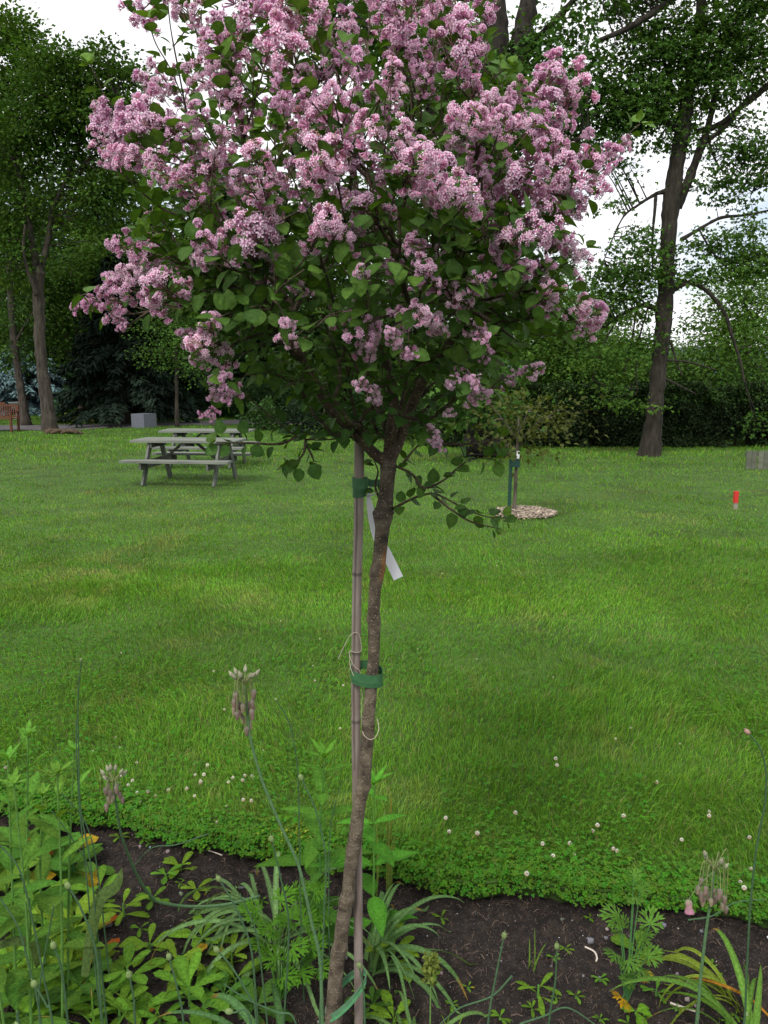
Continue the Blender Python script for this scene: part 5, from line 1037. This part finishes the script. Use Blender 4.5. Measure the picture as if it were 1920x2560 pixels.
# low broad leaves under the left stems
for a, b, s_, col_, lab in ((60, 2140, 130, (.07, .20, .05), 'broad veined leaves at the left edge below the tall stems'), (120, 2180, 140, (.055, .17, .045), 'dark broad leaved plant under the thick left stem'), (20, 2260, 110, (.10, .22, .05), 'yellowish broad leaves with orange tips at the left edge'), (185, 2190, 100, (.06, .17, .05), 'broad leaf plant with a leaf stretching right over the soil')):
    rosette(a, b, s_, lab, 9, col_, 1.0, .5 if 'orange' in lab else .15, 40, Wf=.5)
# grey green curled leaf
def strapclump(name, px, py, Y, n, L, W, label, col, seed, bend=1.2, az=None, up=(.5, 1.4), group=None, white=True):
    b = at(px, py, Y); z0 = float(soilz(b[0], Y)); g = np.random.default_rng(seed); r = thing(name, (b[0], Y, z0), label, 'plant', group); mb = MB()
    for k in range(n):
        a = g.uniform(*az) if az else g.random() * 6.283; l = L * g.uniform(.6, 1.1); el = g.uniform(*up); m_ = 16; P_ = [np.array([b[0] + g.normal(0, .015), Y + g.normal(0, .015), z0 - .005])]; ang = math.atan(el) + .35; w_ = W * g.uniform(.7, 1.15); da = g.normal(0, .12)
        for i in range(m_):
            ang -= bend * g.uniform(.7, 1.2) / m_ * (1 + i / m_); a += da / m_; st_ = l / m_; P_.append(P_[-1] + st_ * np.array([math.cos(a) * math.cos(ang), math.sin(a) * math.cos(ang), math.sin(ang)]))
            if P_[-1][2] < SOIL + .012: P_[-1][2] = SOIL + .012
        P_ = np.array(P_); T_ = norm(np.gradient(P_, axis=0)); tw_ = np.linspace(0, g.normal(0, 1.0), m_ + 1); S0 = norm(np.cross(T_, [0, 0, 1])); N0 = np.cross(S0, T_); S = S0 * np.cos(tw_)[:, None] + N0 * np.sin(tw_)[:, None]; N_ = np.cross(S, T_)
        t = np.linspace(0, 1, m_ + 1); ww = (w_ * np.minimum(1, .7 + t) * (1 - t ** 3.5) / 2 + .0004)[:, None]
        V = np.stack([P_ - S * ww, P_ - N_ * ww * .28, P_ + S * ww], 1).reshape(-1, 3); cc_ = jit(col, g, .25); C = np.tile(np.stack([cc_ * 1.15, cc_ * 1.7 if white else cc_ * .9, cc_ * 1.05]), (m_ + 1, 1)); 
        if g.random() < .25: C[-9:] = (.28, .22, .12)
        Q = np.concatenate([[(i * 3, i * 3 + 1, i * 3 + 4, i * 3 + 3), (i * 3 + 1, i * 3 + 2, i * 3 + 5, i * 3 + 4)] for i in range(m_)]); mb.add(V, Q, None, C)
    mb.build('leaves', M_plant, r, True); return r
ST = (.085, .175, .12)
strapclump('strap_leaved_bulb', 690, 2290, 2.12, 22, .48, .016, 'clump of arching grey green strap leaves left of the lilac trunk', ST, 1, 1.9, up=(.4, 2.2))
strapclump('strap_leaved_bulb', 640, 2240, 2.25, 22, .36, .012, 'narrow strap leaves sprawling left toward the turf edge', ST, 2, 2.1, (1.9, 4.4), up=(.2, 1.6))
strapclump('strap_leaved_bulb', 935, 2330, 2.05, 20, .40, .017, 'clump of strap leaves right of the cane with one twisted leaf', (.08, .18, .12), 3, 1.7, (-1.4, 1.5), up=(.5, 3))
strapclump('strap_leaved_bulb', 700, 2500, 1.72, 13, .34, .020, 'strap leaves around the trunk foot on the left', (.06, .15, .10), 4, 1.4, (1.6, 4.6), up=(.5, 2.5))
strapclump('strap_leaved_bulb', 1040, 2540, 1.68, 12, .36, .012, 'thin strap leaves sprawling over the soil right of the cane', (.085, .18, .11), 5, 1.9, (-.6, 2.4), up=(.3, 1.4))
strapclump('strap_leaved_bulb', 1890, 2490, 1.72, 10, .42, .017, 'broad bright strap leaves at the right edge of the bed', (.075, .19, .06), 6, 1.6, (.6, 3.6), up=(.6, 2.5))
strapclump('strap_leaved_bulb', 1850, 2400, 1.9, 9, .38, .012, 'narrow yellowing strap leaves arching left at the right edge', (.16, .24, .06), 7, 2.0, (1.9, 3.4), up=(.6, 1.5), white=False)
strapclump('grass_tuft', 255, 2480, 1.7, 16, .22, .007, 'tuft of plain green grass blades at the lower left', (.09, .22, .05), 8, .9, white=False)
strapclump('grass_tuft', 40, 2540, 1.62, 14, .25, .008, 'coarse grass tuft in the bottom left corner', (.09, .20, .05), 9, 1.1, white=False)
strapclump('grass_tuft', 340, 2400, 1.8, 8, .15, .004, 'sparse grass blades beside the round leaved rosette', (.10, .24, .05), 19, .7, white=False)
strapclump('grass_tuft', 1340, 2520, 1.66, 7, .13, .015, 'short broad bladed grass left of the grey bud stem', (.10, .25, .05), 10, .9, up=(.3, 1.6), white=False)
strapclump('grass_tuft', 1345, 2268, 2.02, 5, .11, .003, 'few thin grass blades hanging at the turf edge right of centre', (.12, .26, .07), 11, .8, white=False)
strapclump('grass_tuft', 960, 2130, 2.35, 6, .34, .009, 'tall pale grass blades rising right of the lilac trunk', (.14, .24, .10), 12, .25, up=(2.5, 6), white=False)
strapclump('grass_tuft', 1120, 2500, 1.75, 5, .14, .004, 'single upright grass blades on the bare soil right of the cane', (.12, .25, .06), 13, .5, up=(2, 5), white=False)
for (pts, w_, lab, col_) in (([(212, 2440), (225, 2350), (250, 2250), (290, 2215), (305, 2170)], .035, 'single grey green curled bulb leaf standing at the left', (.09, .17, .10)), ([(-20, 2370), (40, 2352), (85, 2362), (92, 2400), (90, 2420)], .03, 'grey green arching leaf with a dried tip at the left edge', (.08, .15, .09)), ([(1940, 2560), (1880, 2500), (1800, 2460), (1720, 2440)], .008, 'dry orange strap leaf lying at the lower right', (.40, .20, .06))):
    Yv = 1.72 if pts[0][0] < 1000 else 1.85; mb = MB(); P_ = smoothpath([at(a, b, Yv + .02 * i) for i, (a, b) in enumerate(pts)], 20); t = np.linspace(0, 1, 20); T_ = norm(np.gradient(P_, axis=0)); S = norm(np.cross(T_, [.2, -1, .6])); N_ = np.cross(S, T_); ww = (w_ * (.5 + t * .7) * (1 - t ** 4) / 2 + .0005)[:, None]
    mb.add(np.stack([P_ - S * ww, P_ + N_ * ww * .4, P_ + S * ww], 1).reshape(-1, 3), np.concatenate([[(i * 3, i * 3 + 1, i * 3 + 4, i * 3 + 3), (i * 3 + 1, i * 3 + 2, i * 3 + 5, i * 3 + 4)] for i in range(19)]), None, np.array(col_)); tag(mb.build('bulb_leaf', M_plant, smooth=True), lab, 'leaf')
# ---- palmately cut leaves (delphinium-like)
def palmate(mb, c, d, nrm, R, col):
    M = rot_to(d, nrm)
    for k, a in enumerate((-2.1, -1.35, -.65, 0, .65, 1.35, 2.1)):
        l = R * (1 - .16 * abs(k - 3)); ca, sa = math.cos(a), math.sin(a); dl = np.array([-sa, ca, 0])
        V, Q, T, C = leafproto(1, .21, 1.0, .8, 4, .1, .18)
        for (b_, s0, sc) in ((0, 0, 1.0), (.45, .42, .55), (-.45, .42, .55)):
            aa = a + b_; Rz = np.array([[math.cos(aa), -math.sin(aa), 0], [math.sin(aa), math.cos(aa), 0], [0, 0, 1]]); mb.add(((V * l * sc) @ Rz.T + dl * l * s0) @ M.T + c, Q, None, C * col)
def delph(px, py, Y, lst, label, col, top=None):
    b = at(px, py, Y); z0 = float(soilz(b[0], Y)); g = np.random.default_rng(int(px)); r = thing('delphinium_plant', (b[0], Y, z0), label, 'plant'); ms = MB(); mb = MB(); B = np.array([b[0], Y, z0])
    for (a, c_, R, dy, yel) in lst:
        q = at(a, c_, Y + dy); mid = (B + q) / 2 + np.array([0, 0, .02]); tube(ms, smoothpath([B, mid, q], 10), [.0022, .0022, .002, .002, .0018, .0018, .0016, .0015, .0014, .0013], 5, np.array(col) * .8)
        pd = norm(np.array([q[0] - B[0] + g.normal(0, .03), q[1] - B[1] + g.normal(0, .05), .02])); palmate(mb, q, norm(pd + np.array([g.normal(0, .3), -.2, .1])), norm(np.array([g.normal(0, .25), -.55, 1])), R * Y / F * 1.15, (np.array([.42, .30, .03]) if yel else jit(col, g, .2)))
    ms.build('stem', M_stem, r); mb.build('leaves', M_plant, r, True)
delph(700, 2470, 1.92, [(645, 2280, 50, 0, 0), (700, 2250, 50, .03, 0), (740, 2230, 48, .06, 0), (790, 2225, 55, .05, 0), (680, 2320, 52, -.02, 0), (720, 2300, 50, 0, 0), (760, 2310, 52, .02, 0), (800, 2290, 48, .06, 0), (730, 2370, 55, -.04, 0), (780, 2370, 50, -.02, 0), (690, 2400, 50, -.05, 0), (750, 2430, 55, -.05, 0), (655, 2360, 45, -.03, 0), (800, 2420, 45, -.03, 0), (710, 2440, 48, -.06, 0), (625, 2265, 38, -.03, 0)], 'clump of finely cut bright green leaves left of the lilac trunk', (.075, .20, .035))
delph(1566, 2500, 1.90, [(1585, 2190, 26, .02, 0), (1600, 2225, 34, .0, 0), (1585, 2245, 34, -.02, 0), (1545, 2290, 52, -.02, 0), (1555, 2320, 44, -.04, 0), (1625, 2310, 52, .0, 0), (1600, 2340, 40, 0, 0), (1540, 2385, 48, -.03, 0), (1620, 2390, 46, -.02, 0), (1570, 2400, 44, -.05, 0), (1600, 2425, 44, -.04, 0), (1580, 2455, 34, -.06, 0), (1556, 2495, 46, -.1, 1), (1610, 2440, 26, -.05, 1)], 'single cut leaved plant in the bare soil at right with one yellow leaf', (.085, .23, .07))
rosette(1595, 2390, 62, 'two broad veined leaves amid the cut leaved plant at right', 4, (.11, .24, .05), 1.0, 0, 20, Wf=.6)
# seedling with pointed leaves bottom right
rosette(1345, 2500, 72, 'pointed leaf seedling left of the grey bud stem at right', 6, (.11, .27, .05), .6, 0, 30, Wf=.2, teeth=0)
rosette(1590, 2535, 38, 'low round leaf seedling below the yellow cut leaf', 6, (.13, .30, .05), .3, 0, 4, Wf=.6, teeth=0)
rosette(1640, 2490, 44, 'narrow leaved seedling right of the yellow cut leaf', 5, (.09, .22, .05), .5, 0, 14, Wf=.25, teeth=0)
# small sedum-like clump
g = np.random.default_rng(2); p = soilground(740, 2150, SOIL); r = thing('sedum_clump', p, 'mound of tiny pale yellow green leaves at the turf edge behind strap leaves', 'plant'); mb = MB(); n_ = 900
P_ = p + np.stack([g.normal(0, .05, n_), g.normal(0, .03, n_), .02 + .10 * g.random(n_)], 1); scatter(mb, leafproto(1, .9, .6, .5, 2, .3, .1), frames(norm(g.normal(0, 1, (n_, 3)))), P_, np.array([.20, .32, .07]) * (.6 + .7 * g.random((n_, 1))), .008 + .004 * g.random(n_)); mb.build('leaves', M_plant, r)
p = at(1077, 2420, 1.74); z0 = float(soilz(p[0], 1.74)); r = thing('seed_head_plant', (p[0], 1.74, z0), 'short stalk with a pale round green seed cluster right of the cane', 'plant'); mb = MB(); tube(mb, [(p[0], 1.74, z0), (p[0], 1.74, p[2])], .002, 5, (.12, .22, .06)); mb.build('stem', M_stem, r); mb = MB(); n_ = 160
P_ = p + np.clip(g.normal(0, 1, (n_, 3)), -1.8, 1.8) * np.array([.010, .010, .019]); scatter(mb, leafproto(1, .9, .6, .5, 2, .3, .1), frames(norm(g.normal(0, 1, (n_, 3)))), P_, np.array([.16, .24, .10]) * (.6 + .7 * g.random((n_, 1))), .011 + .004 * g.random(n_)); mb.build('seed_head', M_plant, r)

# ---- allium buds on thin stems: (bud, via, via..., Y)
SG = (.052, .105, .05)
def budstem(pts, Y, label, r0=.0022, bud=.0085, col=(.26, .32, .16), down=True):
    P_ = [at(a, b, Y) for a, b in pts]
    if down: last = np.array(P_[-1]); P_.append(np.array([last[0] + .4 * (last[0] - P_[-2][0]), Y + .01, min(last[2] - .1, last[2] * .35)])); P_.append(np.array([P_[-1][0] + .003, Y + .02, SOIL - .01]))
    r = thing('allium_bud', (P_[-1][0], P_[-1][1], SOIL), label, 'flower bud', 'thin allium stems with closed buds'); mb = MB(); P2 = smoothpath(P_, 40); tube(mb, P2, np.linspace(r0 * .7, r0 * 1.15, 40), 6, SG); mb.build('stem', M_stem, r)
    if bud:
        mb = MB(); d = norm(P2[0] - P2[2]); sphere(mb, P2[0] + d * bud * .8, (bud * .82, bud * .82, bud * 1.15), 12, 8, col, zmat(d)); tube(mb, [P2[0] + d * bud * 1.7, P2[0] + d * bud * 2.6], [bud * .3, bud * .05], 5, np.array(col) * .9); mb.build('bud', M_stem, r, True)
BS = [([(173, 2220), (204, 2275), (240, 2378), (256, 2560)], 1.30, 'bud beside the grey curled leaf'), ([(136, 2370), (154, 2425), (170, 2560)], 1.25, 'bud low at the left in front of the big rosette'), ([(89, 2466), (116, 2513), (131, 2560)], 1.22, 'bud nearest the bottom left corner'), ([(324, 2443), (335, 2500), (338, 2560)], 1.28, 'bud in front of the upright green rosette'), ([(424, 2398), (444, 2475), (459, 2560)], 1.34, 'bud over the toothed rosette'), ([(546, 2379), (579, 2417), (625, 2494), (640, 2540)], 1.38, 'bud leaning left at the bottom centre'), ([(580, 2530), (628, 2560)], 1.25, 'bud nearest the bottom edge left of the trunk'), ([(550, 2202), (586, 2263), (625, 2360), (640, 2495)], 1.45, 'bud beside the sprawling strap leaves'),
      ([(755, 1949), (791, 2031), (815, 2147), (811, 2263), (807, 2378), (800, 2540)], 1.55, 'bud over the lance leaved plant left of the trunk'), ([(680, 2103), (703, 2201), (722, 2320), (710, 2560)], 1.5, 'bud just left of the thick bell flower stem'), ([(899, 2420), (909, 2480), (912, 2560)], 1.45, 'round bud in front of the cane'), ([(692, 1752), (724, 1811), (743, 1916), (748, 2060), (752, 2300)], 1.9, 'small bud high against the lawn left of the trunk'), ([(203, 1653), (195, 1750), (197, 1900), (201, 2020), (225, 2150), (240, 2300)], 1.75, 'tallest tiny bud against the lawn at the left'), ([(1392, 2372), (1388, 2455), (1372, 2560)], 1.40, 'grey green bud at right of centre'), ([(1259, 2345), (1240, 2440), (1220, 2560)], 1.40, 'bud between the cane and the grey green bud'), ([(1872, 1834), (1900, 1870), (1915, 1930), (1912, 2010), (1893, 2110), (1876, 2263), (1866, 2450), (1862, 2540)], 1.55, 'long curved stem with a brownish bud at the right edge'), ([(1863, 2540), (1860, 2560)], 1.3, 'tiny bud at the bottom right'), ([(43, 2556), (48, 2562)], 1.2, 'bud cut by the bottom left edge')]
for pts, Y, lab in BS:
    small = 'small' in lab or 'tiny' in lab; budstem(pts, Y, lab, .0019 if small else .0023, .0045 if small else .0066, (.34, .22, .17) if 'brownish' in lab else (.15, .21, .08))
BL = [([(0, 2113), (50, 2178), (85, 2320), (112, 2455), (131, 2560)], 1.3, 'thick curved'), ([(0, 2245), (46, 2320), (77, 2433), (100, 2540)], 1.3, 'thin curved'), ([(150, 1980), (204, 2040), (231, 2108), (247, 2201)], 1.9, 'leaning right'), ([(131, 2028), (208, 2140), (231, 2209), (240, 2300)], 1.85, 'leaning right, the lower'), ([(190, 1800), (192, 1900), (199, 2020), (215, 2180)], 1.8, 'upright'), ([(135, 2265), (110, 2400), (98, 2520)], 1.35, 'slanting left'), ([(600, 2235), (640, 2330), (660, 2480), (668, 2560)], 1.5, 'curved left of the cut leaves'), ([(560, 2460), (620, 2500), (690, 2530), (740, 2560)], 1.4, 'low slanting at the bottom'), ([(840, 2000), (825, 2080), (822, 2200)], 1.95, 'thin, among the lance leaves'), ([(1500, 2570), (1420, 2520), (1360, 2540), (1300, 2560)], 1.5, 'lying bent on the soil'), ([(1915, 2250), (1880, 2250), (1830, 2260), (1780, 2290), (1720, 2300)], 1.95, 'arching over the bed at right'), ([(330, 2170), (380, 2120), (440, 2112), (520, 2085)], 2.15, 'lying low near the turf edge at left'), ([(1100, 2560), (1150, 2520), (1230, 2490), (1280, 2440)], 1.6, 'lying right of the cane')]
for pts, Y, w_ in BL:
    budstem(pts, Y, 'bare dark green bulb stalk, ' + w_, .0019, 0, down=pts[-1][1] > 2150 and 'lying' not in w_ and 'arching' not in w_)
# ---- nectaroscordum: drooping bells on thick stems
def bell(mb, c, d, L, col, tipc, open_=.75):
    d = norm(d); M = zmat(d); n = 9; prof = [(.10, 0), (.42, .12), (.50, .35), (.42, .62), (.40 * open_ + .05, .85), (.30 * open_ + .12 * (open_ > 1), 1.0)]
    a = np.linspace(0, 2 * math.pi, n, endpoint=False); V = []; C = []
    for i, (r_, z) in enumerate(prof):
        rr = r_ * (1 + (.22 * np.cos(a * 3) if i > 3 else 0 * a)); V.append(np.stack([rr * L * .5 * np.cos(a), rr * L * .5 * np.sin(a), np.full(n, z * L)], 1)); C.append(np.tile(np.array(col) * (1 - i / 5) + np.array(tipc) * (i / 5), (n, 1)))
    V = np.concatenate(V) @ M.T + c; j = np.arange(n); jn = (j + 1) % n; mb.add(V, np.concatenate([np.stack([i * n + j, i * n + jn, (i + 1) * n + jn, (i + 1) * n + j], 1) for i in range(5)]), None, np.concatenate(C))
def nectar(pts, Ys, r0, up, bells, label, extra=None, sc=1.0):
    P_ = [at(a, b, y) for (a, b), y in zip(pts, Ys)]
    if Ys[-1] == Ys[0]: P_.append(np.array([P_[-1][0] + .004, Ys[0] + .02, SOIL - .01]))
    r = thing('bell_flower', (P_[-1][0], P_[-1][1], SOIL), label, 'flower', 'drooping bell flower stems'); mb = MB(); P2 = smoothpath(P_, 60); tube(mb, P2, np.linspace(r0 * .75, r0 * 1.3, 60), 9, (.075, .145, .065)); mb.build('stem', M_stem, r, True)
    T = P2[0]; g = np.random.default_rng(len(label)); Y = Ys[0]
    for k, (a, b) in enumerate(bells):
        q = at(a, b, Y + g.normal(0, .02)); top = T + np.array([(q[0] - T[0]) * .75, (q[1] - T[1]) * .7, .012 + .5 * abs(q[0] - T[0])]); mb = MB(); L = .021 * sc * g.uniform(.85, 1.1)
        base = q + np.array([0, 0, L * .5]); tube(mb, smoothpath([T, top, base], 10), .0010, 4, (.17, .20, .08), False)
        d_ = norm(np.array([g.normal(0, .1), g.normal(0, .1), -1])); bell(mb, base, d_, L, (.13, .13, .10), (.24, .14, .12) if k % 3 else (.32, .25, .15), .7); mb.build('blossom', M_stem, r, True)
    for (a, b) in up:
        q = at(a, b, Y + g.normal(0, .012)); mb = MB(); tube(mb, [T, (T + q) / 2 + np.array([0, 0, .004]), q], .0011, 4, (.2, .22, .1), False); bell(mb, q, norm(q - T + np.array([0, 0, .01])), .017 * sc, (.17, .21, .12), (.30, .27, .20), .25); mb.build('blossom', M_stem, r, True)
    if extra:
        for (a, b) in extra: q = at(a, b, Y - .01); mb = MB(); tube(mb, smoothpath([T, (T * .4 + q * .6) + np.array([0, 0, .006]), q], 10), .001, 4, (.12, .18, .08), False); bell(mb, q, np.array([.05, -.1, -1]), .028, (.17, .18, .11), (.42, .17, .26), 1.5); mb.build('blossom', M_stem, r, True)
nectar([(611, 1712), (618, 1780), (626, 1845), (655, 1950), (700, 2060), (745, 2160), (765, 2240), (780, 2310), (800, 2400), (806, 2560)], [1.45] * 10, .0030, [(584, 1692), (594, 1688), (590, 1698), (603, 1696), (630, 1694), (637, 1690), (624, 1696), (613, 1682)], [(586, 1775), (592, 1790), (600, 1778), (606, 1798), (596, 1765), (630, 1760), (633, 1775), (628, 1785), (636, 1735), (608, 1770), (590, 1742), (620, 1765), (622, 1812), (616, 1828), (585, 1758)], 'tallest drooping bell flower head on a thick stem left of the cane')
nectar([(284, 1958), (290, 2010), (303, 2085), (330, 2160), (355, 2210), (380, 2243), (400, 2256), (470, 2266), (560, 2262), (650, 2240)], [1.85, 1.86, 1.9, 1.97, 2.02, 2.06, 2.08, 2.13, 2.16, 2.2], .0036, [(262, 1938), (272, 1930), (278, 1926), (288, 1928), (300, 1936), (306, 1940), (268, 1950)], [(270, 1970), (276, 1985), (266, 2018), (272, 2000), (290, 1975), (298, 1990), (284, 1995), (306, 2000), (264, 1980), (293, 1968)], 'bell flower head on a bent stem that lies along the soil at the left', sc=1.15)
nectar([(1785, 2178), (1775, 2260), (1765, 2330), (1752, 2440), (1742, 2560)], [1.42] * 5, .0030, [(1765, 2140), (1768, 2150), (1795, 2165), (1808, 2170), (1800, 2160)], [(1745, 2225), (1752, 2240), (1765, 2225), (1776, 2255), (1790, 2250), (1755, 2205), (1805, 2265), (1815, 2275), (1800, 2235), (1770, 2240), (1783, 2230), (1810, 2250), (1758, 2252)], 'bell flower head at the right edge of the bed with one opened purple bell', [(1722, 2248)])
print('objects', len(bpy.data.objects))
